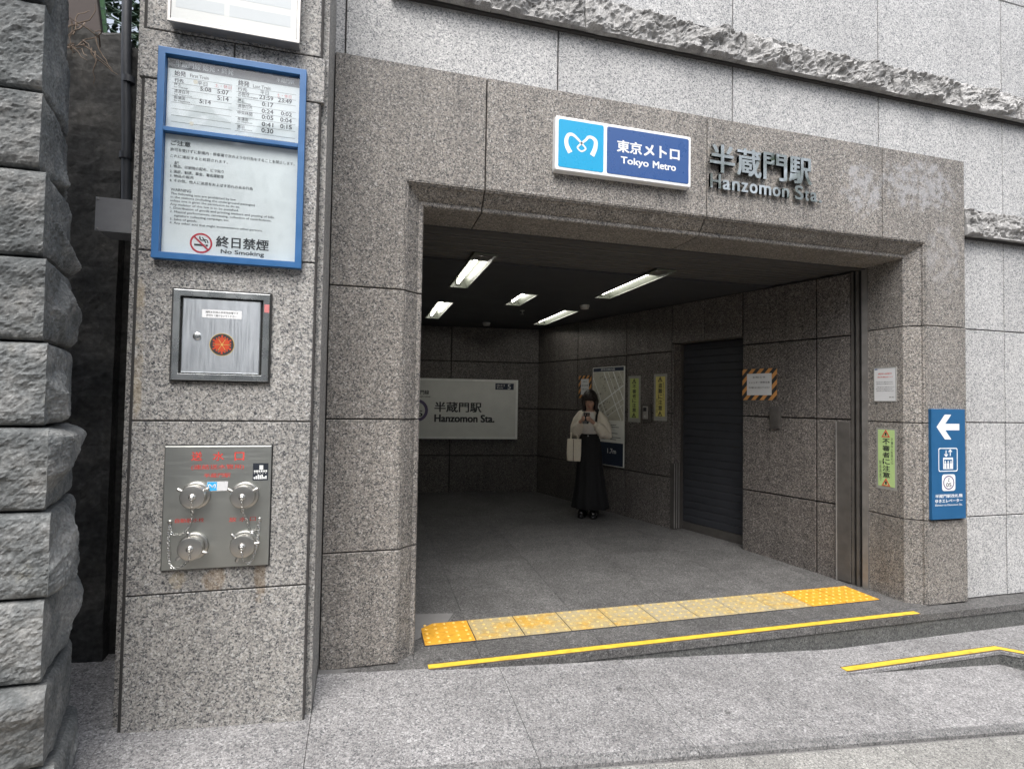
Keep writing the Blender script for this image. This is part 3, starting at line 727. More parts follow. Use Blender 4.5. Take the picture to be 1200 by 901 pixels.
ce = thing('ceiling', (2, 5.5, CEIL), kind='structure')
LAMPS = [(.757, .945, 3.90, 5.13), (.757, .945, 5.94, 7.19), (1.495, 1.682, 5.21, 5.875), (2.253, 2.440, 3.90, 5.155), (2.253, 2.440, 5.985, 7.23)]
cxs = [-1.9, .757, .945, 1.495, 1.682, 2.253, 2.440, 4.1]
for i in range(7):
    y = 4.18; holes = sorted((l[2], l[3]) for l in LAMPS if abs(l[0]-cxs[i]) < .01)
    for (h0, h1) in holes+[(8.4, 8.4)]:
        if h0 > y: MB().box(cxs[i], cxs[i+1], y, h0, CEIL, CEIL+.02).build('ceiling_panel', 'ceiling', ce)
        y = max(y, h1)
MB().box(-1.9, 4.1, 3.405, 8.4, CEIL+.13, CEIL+.5).build('ceiling_void', 'ceiling', ce)
MB().box(.25, 4.05, 3.401, 3.44, 2.485, 2.54).build('trim_bar', 'louvre', ce)
for i in range(15):
    y = 3.448+.0486*i
    MB().prism(rect(-1.6, 4.02, 0, .03), Fr((0, y+.022, CEIL+.012+(.006 if i % 3 else 0)), (1, 0, 0)), -.022, .021, .004).build('ceiling_slat', 'louvre', ce)
def lamp(x0, x1, y0, y1, label, tubes=1):
    t = thing('ceiling_light', ((x0+x1)/2, (y0+y1)/2, CEIL), label, 'ceiling light', 'fluorescent lights in the entrance ceiling')
    cx = (x0+x1)/2; w_ = (x1-x0)/2; z = CEIL+.006; dp = .075; e_ = .0015
    # trough let into the ceiling: thin rim, two sloping mirror sides, flat top
    sec = [(-w_+.010, z-.010), (-w_*.50, z+dp), (w_*.50, z+dp), (w_-.010, z-.010)]
    v = [(cx+a, y, b) for y in (y0+.012, y1-.012) for a, b in sec]
    MB().add(v, [(0, 1, 5, 4), (1, 2, 6, 5), (2, 3, 7, 6), (0, 3, 2, 1), (4, 5, 6, 7)]).build('reflector', 'reflector', t)
    MB().ring([(x0+e_, y0+e_), (x1-e_, y0+e_), (x1-e_, y1-e_), (x0+e_, y1-e_)], [(x0+.012, y0+.014), (x1-.012, y0+.014), (x1-.012, y1-.014), (x0+.012, y1-.014)], lambda a, b, c: Vector((a, b, c)), CEIL-.006, CEIL+.004).build('rim', 'reflector', t)
    tx = cx - w_*.10
    MB().tube([(tx, y0+.05, z+.030), (tx, y1-.05, z+.030)], .0135, 12).build('tube', 'tube', t, smooth=True)
    for yy in (y0+.035, y1-.035): MB().box(tx-.012, tx+.012, yy-.012, yy+.012, z+.014, z+dp-.002).build('lamp_holder', 'plastic', t)
lamp(.757, .945, 3.90, 5.13, 'long ceiling light nearest the front on the left, above the left jamb')
lamp(.757, .945, 5.94, 7.19, 'ceiling light at the back left, above the station name sign')
lamp(1.495, 1.682, 5.21, 5.875, 'short ceiling light in the middle row')
lamp(2.253, 2.440, 3.90, 5.155, 'longest looking ceiling light at the front right')
lamp(2.253, 2.440, 5.985, 7.23, 'ceiling light at the back right, above the map')
for (x, y, lab) in ((1.618, 7.33, 'round smoke detector near the back wall ceiling'), (2.351, 5.614, 'round smoke detector between the two right ceiling lights')):
    t = thing('smoke_detector', (x, y, CEIL), lab, 'smoke detector', 'smoke detectors')
    MB().lathe((x, y, CEIL-.001), (0, 0, -1), [(0, .055), (.014, .055), (.018, .050), (.036, .047), (.040, .042)], 24).build('detector_body', 'plastic', t, smooth=True)
for (x, y, r_) in ((1.80, 6.19, .012),):
    t = thing('sprinkler', (x, y, CEIL), 'tiny sprinkler head hanging behind the middle ceiling light', 'sprinkler')
    MB().lathe((x, y, CEIL-.001), (0, 0, -1), [(0, .03), (.004, .028), (.006, .01), (.04, .009), (.042, .022), (.046, .022)], 14).build('sprinkler_head', 'cast', t, smooth=True)

# shutter in the side doorway
wallbox(FR_, -1.93, -.99, -.2, 2.6, -.40, -.321).build('wall_core', 'joint', rw)  # unseen backing, added to stop light leaking between the shutter slats
rs = thing('roller_shutter', FR_(-1.4, .06, -.14), 'closed dark roller shutter in the side doorway of the inner wall', 'shutter')
zb = .14; i = 0
while zb < 2.05:
    z1 = min(zb+.077, 2.055); k = 5
    pr = [(.004, 0), (.008, .004), (.009, .038), (.008, z1-zb-.010), (.002, z1-zb-.002)]
    v = []
    for a in (-1.872, -1.058):
        for c_, dz in pr: v.append(FR_(a, zb+dz, -.14+c_))
        v.append(FR_(a, zb+pr[-1][1], -.15)); v.append(FR_(a, zb, -.15))
    n = 7
    MB().add(v, [(q, (q+1) % n, n+(q+1) % n, n+q) for q in range(n)]+[tuple(range(n)), tuple(range(2*n-1, n-1, -1))]).build('shutter_slat', 'shutter', rs)
    zb += .077
wallbox(FR_, -1.872, -1.06, .045, .139, -.155, -.122).build('bottom_bar', 'steel_rail', rs)
wallbox(FR_, -1.886, -1.873, .04, 2.05, -.158, -.105).build('guide', 'steel_rail', rs)
t = thing('corner_guard', FR_(-1.84, .08, 0), 'low steel guard beside the left edge of the roller shutter', 'corner guard')
wallbox(FR_, -1.884, -1.876, .07, .765, -.10, .010).build('guard_plate', 'steel_rail', t)
wallbox(FR_, -1.925, -1.8845, .07, .765, .003, .010).build('guard_return', 'steel_rail', t)
for c_ in (-.07, -.035, .0): wallbox(FR_, -1.8755, -1.872, .07, .765, c_-.004, c_+.004).build('guard_rib', 'steel', t)

# shutter guide rail at the main opening
t = thing('shutter_rail', FR_(.0, 0, 0), 'tall dark steel shutter guide rail on the right jamb', 'shutter rail')
wallbox(FR_, .012, .052, 0.001, CEIL, -.02, .016).build('rail_flange', 'rail_satin', t)
wallbox(FR_, -.032, -.012, 0.001, CEIL, -.02, .012).build('rail_flange', 'steel_rail', t)
wallbox(FR_, -.072, -.052, 0.001, CEIL, -.02, .006).build('rail_edge', 'steel_rail', t)
wallbox(FR_, -.0719, .0519, 0.001, CEIL, -.06, -.021).build('rail_slot', 'rubber', t)
t = thing('rail_cover', FR_(-.13, 0, .0), 'waist high steel cover panel beside the shutter rail', 'cover panel')
MB().prism(rect(-.185, -.076, .012, 1.283), FR_, .003, .014, .003).build('cover_plate', 'steel_rail', t)
wallbox(FR_, -.186, -.178, .012, 1.283, .0145, .02).build('cover_edge', 'steel', t)

# ---------------------------------------------------------------- left pillar
FL_ = Fr((0, 2.55, 0), (1, 0, 0))
pi_ = thing('granite_pillar', (-.56, 2.8, 0), 'tall pale granite pillar at the left carrying the notice boards', 'pillar')
MB().box(-.945, -.187, 2.592, 3.044, -.3, 6.0).build('pillar_core', 'g_pillar', pi_)
MB().box(-.915, -.212, 2.556, 2.5919, -.3, 6.0).build('joint_backing', 'joint', pi_)
pr_ = [(-.906, -.2165, -.06, .592), (-.906, -.2165, .592, 1.299), (-.906, -.2165, 1.299, 2.0), (-.906, -.2165, 2.0, 2.72),
       (-.928, -.569, 2.72, 2.928), (-.569, -.196, 2.72, 2.928), (-.906, -.2165, 2.928, 3.65), (-.906, -.2165, 3.65, 4.4), (-.906, -.2165, 4.4, 5.2), (-.906, -.2165, 5.2, 6.0)]
panels(pi_, FL_, pr_, 'g_pillar', .03, gap=.003)

# ---------------------------------------------------------------- left stone wall, concrete behind, pipe, box, fence
stw = thing('stone_wall', (-1.4, 2.3, 0), 'old wall of rough dark stone blocks at the left edge', 'stone wall')
zst = [-.06, .21, .472, .742, 1.022, 1.296, 1.572, 1.848, 2.134, 2.395, 2.69, 2.97, 3.25, 3.55]
path = [(-2.3, 2.115), (-1.02, 2.10), (-1.088, 2.30), (-1.16, 2.52)]
for k in range(len(zst)-1):
    z0, z1 = zst[k], zst[k+1]; H_ = z1-z0; rnd = random.Random(40+k)
    # one corner block per course, plus a plain block beyond it
    xl = -1.62 + rnd.uniform(-.25, .1)
    cx = -.990 + rnd.uniform(-.014, .014) - .040*(z0-1.3)
    def face(x_from, corner, seed, name):
        pts = []; L = corner-x_from; nu = int(L/.008)
        for i in range(nu+1): pts.append((x_from+L*i/nu, 2.10, 0, i/nu))
        if corner > -1.2:
            Ls = .40; ns_ = int(Ls/.008)
            for i in range(1, ns_+1):
                q = i/ns_; pts.append((corner-.075*q-.03*q*q, 2.10+Ls*q, 1, q))
        fr_ = random.Random(int(seed*7)+1); facets = {}
        for sd_, LL in ((0, L), (1, .4)):
            facets[sd_] = [(fr_.uniform(0, LL), fr_.uniform(0, H_), fr_.uniform(.026, .060), fr_.uniform(-.55, .55), fr_.uniform(-.75, .75)) for _ in range(7 if sd_ == 0 else 6)]
            facets[sd_] += [(LL/2, 0, .016, 0, .9), (LL/2, H_, .016, 0, -.9)]
        nv = int(H_/.0075); v = []; f = []
        cols = len(pts)
        for i, (x, y, side, q) in enumerate(pts):
            nrm = Vector((0, -1, 0)) if side == 0 else Vector((.95, -.25, 0))
            if side == 0 and corner > -1.2:
                d = (1-q)*L
                if d < .06: nrm = Vector((.35*(1-d/.06)+.0, -1, 0)).normalized()
            if side == 1 and q < .2: nrm = (nrm*(q/.2)+Vector((.35, -1, 0)).normalized()*(1-q/.2)).normalized()
            eu = min(1, (q*L)/.03) if side == 0 else min(1, (1-q)*.5/.06)
            if side == 0 and corner <= -1.2: eu = min(eu, (1-q)*L/.05)
            for j in range(nv+1):
                t = j/nv; z = z0+.004+(H_-.008)*t
                ev = min(1, min(t, 1-t)*H_/.034); ev = math.sqrt(max(0, 1-(1-ev)**2)); eu_ = math.sqrt(max(0, 1-(1-eu)**2))
                p = Vector((x*3.4+seed, y*3.4, z*3.8))
                su = (q*L if side == 0 else q*.4); sv_ = (z-z0)
                fac = min(h0+gx_*(su-u0)+gv_*(sv_-v0) for (u0, v0, h0, gx_, gv_) in facets[side])
                wob = .016*noise.noise(p*1.9)+.010*noise.noise(p*4.3)
                d = max(-.012+.5*wob, min(.070 if side == 0 else .046, fac+wob)) - .006*abs(noise.noise(p*6.3)) + .0035*noise.noise(p*12) + .0035*noise.noise(p*25) + .0025*noise.noise(p*55)
                out = (d+.016)*(.30+.70*eu_)*(.10+.90*ev) - .020*(1-ev)
                v.append((x+nrm.x*out, y+nrm.y*out, z))
        for i in range(cols-1):
            for j in range(nv):
                a = i*(nv+1)+j; b = a+nv+1; f.append((a, b, b+1, a+1))
        # back closing faces give the block its depth
        base = len(v); bk = [(pts[0][0], 2.50), (pts[-1][0]-.12, 2.52)]
        for (x, y) in bk: v += [(x, y, z0+.004), (x, y, z1-.004)]
        f += [tuple([i*(nv+1) for i in range(cols)]+[base+2, base]), tuple([i*(nv+1)+nv for i in range(cols)]+[base+3, base+1])]
        f += [(base, base+1, base+3, base+2), tuple(list(range(nv+1))+[base+1, base]), tuple([(cols-1)*(nv+1)+j for j in range(nv+1)]+[base+3, base+2])]
        MB().add(v, f).build(name, 'rock_dark', stw)
    face(xl+.006, cx, 10.0*k+3, 'stone_block')
    if k > 0: face(-2.35, xl-.006, 10.0*k+57, 'stone_block')
MB().box(-2.35, -1.20, 2.16, 2.55, -.2, 3.55).build('mortar_core', 'joint', stw)

cw = thing('concrete_wall', (-1.6, 3.3, 0), 'dark weathered concrete wall in the gap between stone wall and pillar', 'concrete wall')
def rough_sheet(x0, x1, y, z0, z1, amp, name, th=.3, topj=.0):
    nu, nv = max(4, int((x1-x0)/.03)), int((z1-z0)/.03); v = []; f = []
    for i in range(nu+1):
        for j in range(nv+1):
            x = x0+(x1-x0)*i/nu; z = z0+(z1-z0)*j/nv
            if j == nv: z += topj*noise.noise((x*9, 2, 1))
            v.append((x, y-amp*noise.noise((x*5, z*5, y))-amp*.5*noise.noise((x*17, z*17, 3)), z))
    for i in range(nu):
        for j in range(nv):
            a = i*(nv+1)+j; b = a+nv+1; f.append((a, b, b+1, a+1))
    base = len(v); v += [(x0, y+th, z0), (x0, y+th, z1), (x1, y+th, z0), (x1, y+th, z1)]
    f += [tuple([i*(nv+1)+nv for i in range(nu+1)]+[base+3, base+1]), tuple(list(range(nv+1))+[base+1, base]), tuple([nu*(nv+1)+j for j in range(nv+1)]+[base+3, base+2]), (base, base+1, base+3, base+2)]
    MB().add(v, f).build(name, 'concrete', cw)
rough_sheet(-2.4, -1.185, 3.10, -.2, 3.20, .012, 'concrete_pier', topj=.03)
rough_sheet(-1.184, -.90, 3.17, -.2, 3.17, .010, 'concrete_face', topj=.03)
t = thing('rain_pipe', (-1.075, 2.95, 2.28), 'thin dark vertical pipe in the gap beside the pillar', 'pipe')
MB().tube([(-1.083, 2.9, 2.27), (-1.092, 2.9, 2.62), (-1.103, 2.9, 2.9), (-1.108, 2.9, 3.05), (-1.112, 2.9, 3.30), (-1.12, 2.9, 3.7), (-1.14, 2.9, 5.0)], .020, 14).build('pipe_run', 'pipe', t, smooth=True)
for z in (2.50, 2.86): MB().lathe((-1.092, 2.9, z), (0, 0, 1), [(0, .026), (.03, .026)], 16).build('pipe_collar', 'pipe', t, smooth=True)
for z in (2.62,): MB().box(-1.10, -1.085, 2.9, 3.17, z, z+.02).build('pipe_bracket', 'pipe', t)
t = thing('junction_box', (-1.07, 2.85, 2.13), 'grey metal junction box at the foot of the thin pipe', 'junction box')
MB().box(-1.155, -1.005, 2.80, 2.95, 2.13, 2.272).build('box_body', 'jbox', t, bevel=.004)
MB().box(-1.160, -1.000, 2.792, 2.799, 2.126, 2.277).build('box_lid', 'jbox', t, bevel=.002)
for a in (-1.15, -1.01):
    for b in (2.136, 2.267): MB().lathe((a, 2.7918, b), (0, -1, 0), [(0, .0045), (.002, .0045), (.003, .003)], 8).build('lid_screw', 'steel', t)
t = thing('steel_channel', (-.975, 2.9, 0), 'narrow dark shaft edge board behind the pillar', 'board')
MB().box(-.990, -.948, 2.72, 3.04, 2.28, 4.0).build('side_board', 'pipe', t)

# fence and plants on top of the concrete wall
fe = thing('mesh_fence', (-1.25, 3.22, 3.18), 'green wire mesh fence on top of the concrete wall', 'fence')
for j in range(5):
    B = MB(); x0 = -1.42+.075*j
    pts = []
    for i in range(30):
        z = 3.20+.03*i; pts.append((x0+.034*(1 if i % 2 else -1)+.0375, 3.25+.004*(1 if i % 2 else -1), z))
    B.tube(pts, .0035, 5).build('fence_wire', 'fence_green', fe)
MB().tube([(-1.43, 3.26, 3.1), (-1.43, 3.26, 4.3)], .016, 10).build('fence_post', 'fence_plate', fe, smooth=True)
t = thing('green_plate', (-1.40, 3.30, 3.25), 'pale green plate edge behind the fence, at the top left', 'plate')
MB().prism([(-1.40, 3.30), (-1.36, 3.30), (-1.42, 3.9), (-1.50, 3.9)], Fr((0, 3.32, 0), (1, 0, 0)), -.02, 0, .002).build('plate_sheet', 'fence_plate', t)
t = thing('leaning_board', (-1.6, 3.15, 3.2), 'brown leaning board on top of the concrete wall at the top left', 'board')
MB().prism([(-1.75, 3.19), (-1.315, 3.21), (-1.42, 3.95), (-1.85, 3.95)], Fr((0, 3.16, 0), (1, 0, 0)), -.03, 0, .003).build('board_sheet', 'bark', t)
def leaf_clump(name, c, rad, n, size, mat, label, cat, kind=None, seed=1):
    rnd = random.Random(seed); B = MB()
    for _ in range(n):
        p = Vector((rnd.gauss(0, .5)*rad[0], rnd.gauss(0, .5)*rad[1], rnd.gauss(0, .5)*rad[2]))+Vector(c)
        d = Vector((rnd.uniform(-1, 1), rnd.uniform(-1, 1), rnd.uniform(-.6, .6))).normalized(); q = d.orthogonal().normalized(); s_ = size*rnd.uniform(.6, 1.3)
        nn = d.cross(q)
        B.add([p, p+d*s_*.5+q*s_*.35+nn*s_*.1, p+d*s_, p+d*s_*.5-q*s_*.35+nn*s_*.1], [(0, 1, 2, 3)])
    return B.build(name, mat, None, label=label, cat=cat, kind=kind)
leaf_clump('ivy', (-1.22, 3.48, 3.55), (.34, .12, .5), 1400, .05, 'leafm', 'dark green ivy leaves behind the wire mesh fence', 'ivy', 'stuff', 4)
t = thing('dry_vine', (-1.42, 3.1, 3.1), 'dry brown vine twigs hanging over the top of the concrete wall', 'vine')
rnd = random.Random(9)
for k in range(26):
    p = Vector((-1.43+rnd.uniform(-.09, .16), 3.075-rnd.uniform(0, .03), 3.17+rnd.uniform(-.12, .05))); pts = [p.copy()]; d = Vector((rnd.uniform(-1, 1), rnd.uniform(-.5, .1), rnd.uniform(-1, .4)))
    for _ in range(6):
        d = (d+Vector((rnd.uniform(-.7, .7), rnd.uniform(-.3, .3), rnd.uniform(-.7, .5)))).normalized(); p = p+d*.028; p.y = min(p.y, 3.085); pts.append(p.copy())
    MB().tube(pts, [.0035, .003, .003, .0025, .002, .002, .0012], 5).build('twig', 'twig', t)

# ---------------------------------------------------------------- signs on the pillar
def frame(parent, fr, a0, a1, b0, b1, w_, c0, c1, mat, name='frame', bevel=.002):
    MB().ring(rect(a0, a1, b0, b1), rect(a0+w_, a1-w_, b0+w_, b1-w_), fr, c0, c1).build(name, mat, parent, bevel=bevel)

t = thing('timetable_board', (-.56, 2.53, 1.965), 'blue framed board with a train timetable above a no smoking notice', 'notice board')
A0, A1, B0, B1 = -.846, -.272, 1.964, 2.842
frame(t, FL_, A0, A1, B0, B1, .027, .002, .036, 'blue_frame')
wallbox(FL_, A0+.0275, A1-.0275, 2.494, 2.512, .006, .0335).build('divider', 'blue_frame', t, bevel=.002)
wallbox(FL_, A0+.02, A1-.02, B0+.02, B1-.02, .003, .0055).build('back_board', 'paper_grey', t)
tt = MB().prism(rect(A0+.0285, A1-.0285, 2.514, B1-.0285), FL_, .0058, .0072).build('timetable_sheet', 'paper', t)
nn_ = MB().prism(rect(A0+.0285, A1-.0285, B0+.0285, 2.492), FL_, .0058, .0072).build('notice_sheet', 'paper', t)
MB().flat(rect(A0+.03, A1-.03, 2.770, B1-.031), FL_, .0076).build('header_band', 'paper_grey', tt)
TT = [('始発',-0.7922,-0.7494,2.7410,2.7637),('First Train',-0.7338,-0.6629,2.7439,2.7587),('行先',-0.7914,-0.7564,2.7138,2.7308),('平日',-0.7057,-0.6676,2.7146,2.7321),('土・休日',-0.6399,-0.5742,2.7171,2.7338,'r'),
 ('5:08',-0.6946,-0.6517,2.6925,2.7102),('5:07',-0.6292,-0.5846,2.6911,2.7109),('押上',-0.7925,-0.7670,2.6997,2.7114),('for Oshiage',-0.7922,-0.7393,2.6882,2.6972),('清澄白河',-0.7915,-0.7352,2.6686,2.6839),('for Kiyosumi',-0.7912,-0.7249,2.6581,2.6654),
 ('5:14',-0.6284,-0.5839,2.6629,2.6844),('長津田',-0.7917,-0.7498,2.6419,2.6553),('for Nagatsuta',-0.7914,-0.7306,2.6302,2.6401),('5:14',-0.6956,-0.6517,2.6385,2.6578),
 ('終発',-0.5493,-0.5051,2.7399,2.7644),('Last Train',-0.4904,-0.4194,2.7406,2.7558),('行先',-0.5503,-0.5127,2.7168,2.7336),('平日',-0.4612,-0.4274,2.7159,2.7335),('土・休日',-0.3952,-0.3346,2.7163,2.7318,'r'),
 ('北越谷',-0.5482,-0.5037,2.7006,2.7164),('for Kita-Koshigaya',-0.5479,-0.4693,2.6903,2.7001),('押上',-0.5489,-0.5225,2.6704,2.6851),('for Oshiage',-0.5487,-0.4967,2.6609,2.6695),('清澄白河',-0.5482,-0.4909,2.6444,2.6603),('for Kiyosumi',-0.5479,-0.4903,2.6345,2.6416),
 ('中央林間',-0.5484,-0.4900,2.6145,2.6310),('長津田',-0.5477,-0.5062,2.5879,2.6035),('for Nagatsuta',-0.5474,-0.4887,2.5785,2.5865),('鷺沼',-0.5478,-0.5192,2.5556,2.5685),('for Saginuma',-0.5477,-0.4878,2.5464,2.5542),
 ('23:59',-0.4646,-0.4079,2.6946,2.7143),('23:49',-0.3888,-0.3324,2.6932,2.7131),('0:17',-0.4530,-0.4071,2.6651,2.6851),('0:24',-0.4533,-0.4063,2.6355,2.6549),('0:02',-0.3757,-0.3308,2.6362,2.6547),('0:05',-0.4525,-0.4056,2.6086,2.6285),('0:04',-0.3778,-0.3301,2.6074,2.6274),
 ('0:41',-0.4516,-0.4047,2.5774,2.5970),('0:15',-0.3771,-0.3293,2.5791,2.5989),('0:30',-0.4520,-0.4040,2.5491,2.5707),('半蔵門線 始発・終発',-0.7896,-0.5681,2.7800,2.8050,'w'),('半蔵門駅',-0.3971,-0.3248,2.7817,2.8018,'w')]
for q in TT:
    md = {'r': 'pink_ink', 'w': 'paper'}.get(q[5] if len(q) > 5 else '', 'ink_soft')
    big = ':' in q[0] or q[0] in ('始発', '終発', '行先')
    text(q[0], q[1:5], FL_, .0079, 'ink' if ':' in q[0] else md, tt, .018 if big else .006, res=2)
B = MB()
for (a0, a1, zs) in ((-.80, -.572, [2.736, 2.71, 2.683, 2.655, 2.627, 2.600, 2.572, 2.545]), (-.556, -.315, [2.736, 2.712, 2.686, 2.657, 2.630, 2.602, 2.572, 2.541, 2.523])):
    for z in zs: B.flat(rect(a0, a1, z, z+.0012), FL_, .0077)
B.build('ruled_lines', 'ink_soft', tt, kind='stuff')
# peeled patches where the sheet has worn through
for (a, b, r_) in ((-.712, 2.727, .010), (-.722, 2.547, .009)):
    MB().flat([(a+r_*math.cos(q)*random.uniform(.8, 1.15), b+r_*math.sin(q)*random.uniform(.8, 1.15)) for q in [i*.7 for i in range(9)]], FL_, .0083).build('peeled_patch', 'canvas', tt)
NT = [('ご注意',-0.7971,-0.7228,2.4458,2.4673),('許可を受けずに駅構内・停車場で次のような行為をすることを禁止します。',-0.7974,-0.3134,2.4205,2.4355),('これに違反すると処罰されます。',-0.7966,-0.5796,2.3941,2.4078),('記',-0.7809,-0.7652,2.3663,2.3807),
 ('1. 物品、印刷物の配布、ビラ貼り',-0.7953,-0.5940,2.3510,2.3652),('2. 演説、勧誘、募金、署名運動等',-0.7964,-0.5933,2.3290,2.3432),('3. 物品の販売',-0.7959,-0.7075,2.3114,2.3241),('4. その他、他人に迷惑をおよぼす恐れのある行為',-0.7964,-0.4789,2.2913,2.3054),('WARNING',-0.7911,-0.7148,2.2537,2.2661),
 ('The following acts are prohibited by law',-0.7905,-0.5437,2.2358,2.2484),('in the stations (including the underground passages)',-0.7900,-0.4685,2.2213,2.2335),('unless one is given the permission to do so.',-0.7908,-0.5271,2.2063,2.2189),('Any violator of this law is to be punished.',-0.7915,-0.5310,2.1906,2.2034),
 ('1. Distribution of goods and printing matters and posting of bills.',-0.7916,-0.3887,2.1757,2.1886),('2. Musical performances, canvassing, collection of contributions,',-0.7911,-0.4012,2.1602,2.1728),('signature collecting campaign, etc.',-0.7757,-0.5659,2.1446,2.1568),('3. Sales of goods.',-0.7901,-0.6885,2.1286,2.1411),('4. Any other acts that might inconvenience other persons.',-0.7908,-0.4354,2.1130,2.1260),
 ('終日禁煙',-0.6150,-0.4084,2.0330,2.0828),('No Smoking',-0.5957,-0.4262,2.0032,2.0270)]
for i, q in enumerate(NT): text(q[0], q[1:5], FL_, .0079, 'ink' if i >= 18 else 'ink_soft', nn_, .022 if i >= 18 or i == 0 else .008, res=2 if i < 18 else 4)
ca, cb, cr_ = -.671, 2.045, .0425
MB().ring(disc(ca, cb, cr_, k=36), disc(ca, cb, cr_-.007, k=36), FL_, .0074, .0082).build('no_smoking_ring', 'red', nn_)
B = ribbon([(ca-.028, cb+.027), (ca+.028, cb-.027)], .007, FL_, .0086); B.build('no_smoking_bar', 'red', nn_)
B = MB(); B.flat(rect(ca-.026, ca+.014, cb-.012, cb-.004), FL_, .0080); B.flat(rect(ca+.017, ca+.026, cb-.012, cb-.004), FL_, .0080)
ribbon(catmull([(ca-.006, cb+.028), (ca-.002, cb+.014), (ca+.012, cb+.012), (ca+.018, cb+.002)]), .005, FL_, .0080, B); ribbon(catmull([(ca+.004, cb+.026), (ca+.010, cb+.017), (ca+.022, cb+.014), (ca+.026, cb+.002)]), .004, FL_, .0080, B)
B.build('cigarette_symbol', 'ink', nn_, kind='stuff')
wallbox(FL_, A0+.0285, A1-.0285, 2.5135, B1-.0285, .014, .0165).build('clear_cover', 'acrylic', t)
wallbox(FL_, A0+.0285, A1-.0285, B0+.0285, 2.4925, .014, .0165).build('clear_cover', 'acrylic', t)

t = thing('notice_case', (-.57, 2.50, 2.94), 'white faced wall case cut off by the top edge, above the timetable board', 'notice case')
C0, C1, D0, D1 = -.806, -.305, 2.940, 3.62
wallbox(FL_, C0, C1, D0, D1, .001, .055).build('case_body', 'steel', t, bevel=.003)
frame(t, FL_, C0-.004, C1+.004, D0-.004, D1, .012, .0555, .064, 'steel', 'case_frame')
wallbox(FL_, C0+.01, C1-.01, D0+.01, D1-.012, .0556, .060).build('white_sheet', 'case_white', t)
for (a0, a1, b0, b1) in ((-.78, -.60, 3.0, 3.05), (-.58, -.34, 3.0, 3.05), (-.78, -.34, 3.08, 3.5)): MB().flat(rect(a0, a1, b0, b1), FL_, .0604).build('faint_print', 'pale_print', t)

# steel cabinet with the emblem
t = thing('alarm_cabinet', (-.577, 2.54, 1.466), 'small square stainless cabinet in the pillar with a round orange emblem on its door', 'cabinet')
frame(t, FL_, -.770, -.388, 1.463, 1.850, .006, .001, .014, 'rubber', 'outer_lip', 0)
frame(t, FL_, -.764, -.394, 1.469, 1.844, .027, .001, .022, 'chrome', 'frame', .003)
wallbox(FL_, -.737, -.421, 1.497, 1.817, .0005, .003).build('recess', 'rubber', t)
d = MB().prism(rect(-.729, -.431, 1.501, 1.810), FL_, .004, .016, .003).build('door', 'steel_door', t)
MB().lathe(FL_(-.672, 1.652, .0162), (0, -1, 0), [(0, .0155), (.003, .0155), (.005, .012), (.0055, .003)], 20).build('lock', 'chrome', d, smooth=True)
MB().flat(rect(-.6565, -.5049, 1.7320, 1.7660), FL_, .0167).build('label_strip', 'white', d)
text('消防水利等の非常用設備です', (-.644, -.518, 1.7515, 1.7605), FL_, .0170, 'ink_soft', d, .01, res=2); text('許可なく開けないでください', (-.640, -.525, 1.7375, 1.7465), FL_, .0170, 'ink_soft', d, .01, res=2)
ea, eb = -.577, 1.621
em = MB().flat(disc(ea, eb, .0475, k=40), FL_, .0167).build('emblem', 'gold', d)
MB().flat(disc(ea, eb, .0455, k=40), FL_, .0169).build('emblem_disc', 'ink', em)
B = MB(); B2 = MB()
for k in range(6):
    a = R(90+60*k); ux, uy = math.cos(a), math.sin(a)
    def L(r_, s_): return (ea+ux*r_-uy*s_, eb+uy*r_+ux*s_)
    B.flat([L(.002, 0), L(.012, -.0062), L(.022, -.0115), L(.0285, -.0085), L(.030, -.003), L(.035, -.0028), L(.035, .0028), L(.030, .003), L(.0285, .0085), L(.022, .0115), L(.012, .0062)], FL_, .0171); B.flat(disc(*L(.0365, 0), .0042, k=10), FL_, .01715); B.flat(disc(*L(.030, -.0115), .0036, k=10), FL_, .01716); B.flat(disc(*L(.030, .0115), .0036, k=10), FL_, .01717)
    a = R(60+60*k); ux, uy = math.cos(a), math.sin(a)
    B2.flat([L(0, -.0009), L(.030, -.0007), L(.030, .0007), L(0, .0009)], FL_, .0174)
B2.flat(disc(ea, eb, .004, k=12), FL_, .0175)
B.build('emblem_petals', 'orange_emblem', em, kind='stuff'); B2.build('emblem_rays', 'gold', em, kind='stuff')
MB().flat(rect(-.416, -.3965, 1.765, 1.80), FL_, .0224).build('pink_tag', 'pink_ink', t)

# fire inlet plate
t = thing('fire_inlet_panel', (-.575, 2.53, .69), 'stainless fire hose inlet plate with four chained caps and red lettering', 'fire inlet')
MB().prism(rect(-.780, -.368, .687, 1.201), FL_, .001, .004).build('plate_lip', 'rubber', t)
pl = MB().prism(rect(-.776, -.372, .691, 1.197), FL_, .0045, .018, .004).build('face_plate', 'steel_h', t)
PC = .0186
HT = [('送',-0.6777,-0.6368,1.1354,1.1736),('水',-0.5973,-0.5542,1.1344,1.1729),('口',-0.5153,-0.4769,1.1343,1.1707),('(連結送水管用)',-0.6766,-0.4768,1.0970,1.1200),('半蔵門駅',-0.6289,-0.5276,1.0650,1.0840),('自動散水栓',-0.7291,-0.6219,0.8832,0.9008),('放 水 口',-0.5285,-0.4251,0.8794,0.8987)]
for q in HT: text(q[0], q[1:5], FL_, PC, 'red_ink', pl, .022 if len(q[0]) == 1 else .010, res=2)
s1 = MB().flat(rect(-.6158, -.5369, 1.010, 1.049), FL_, PC).build('sticker', 'paper2', pl)
MB().flat(rect(-.6145, -.5785, 1.0115, 1.0475), FL_, PC+.0003).build('sticker_field', 'sticker_cyan', s1)
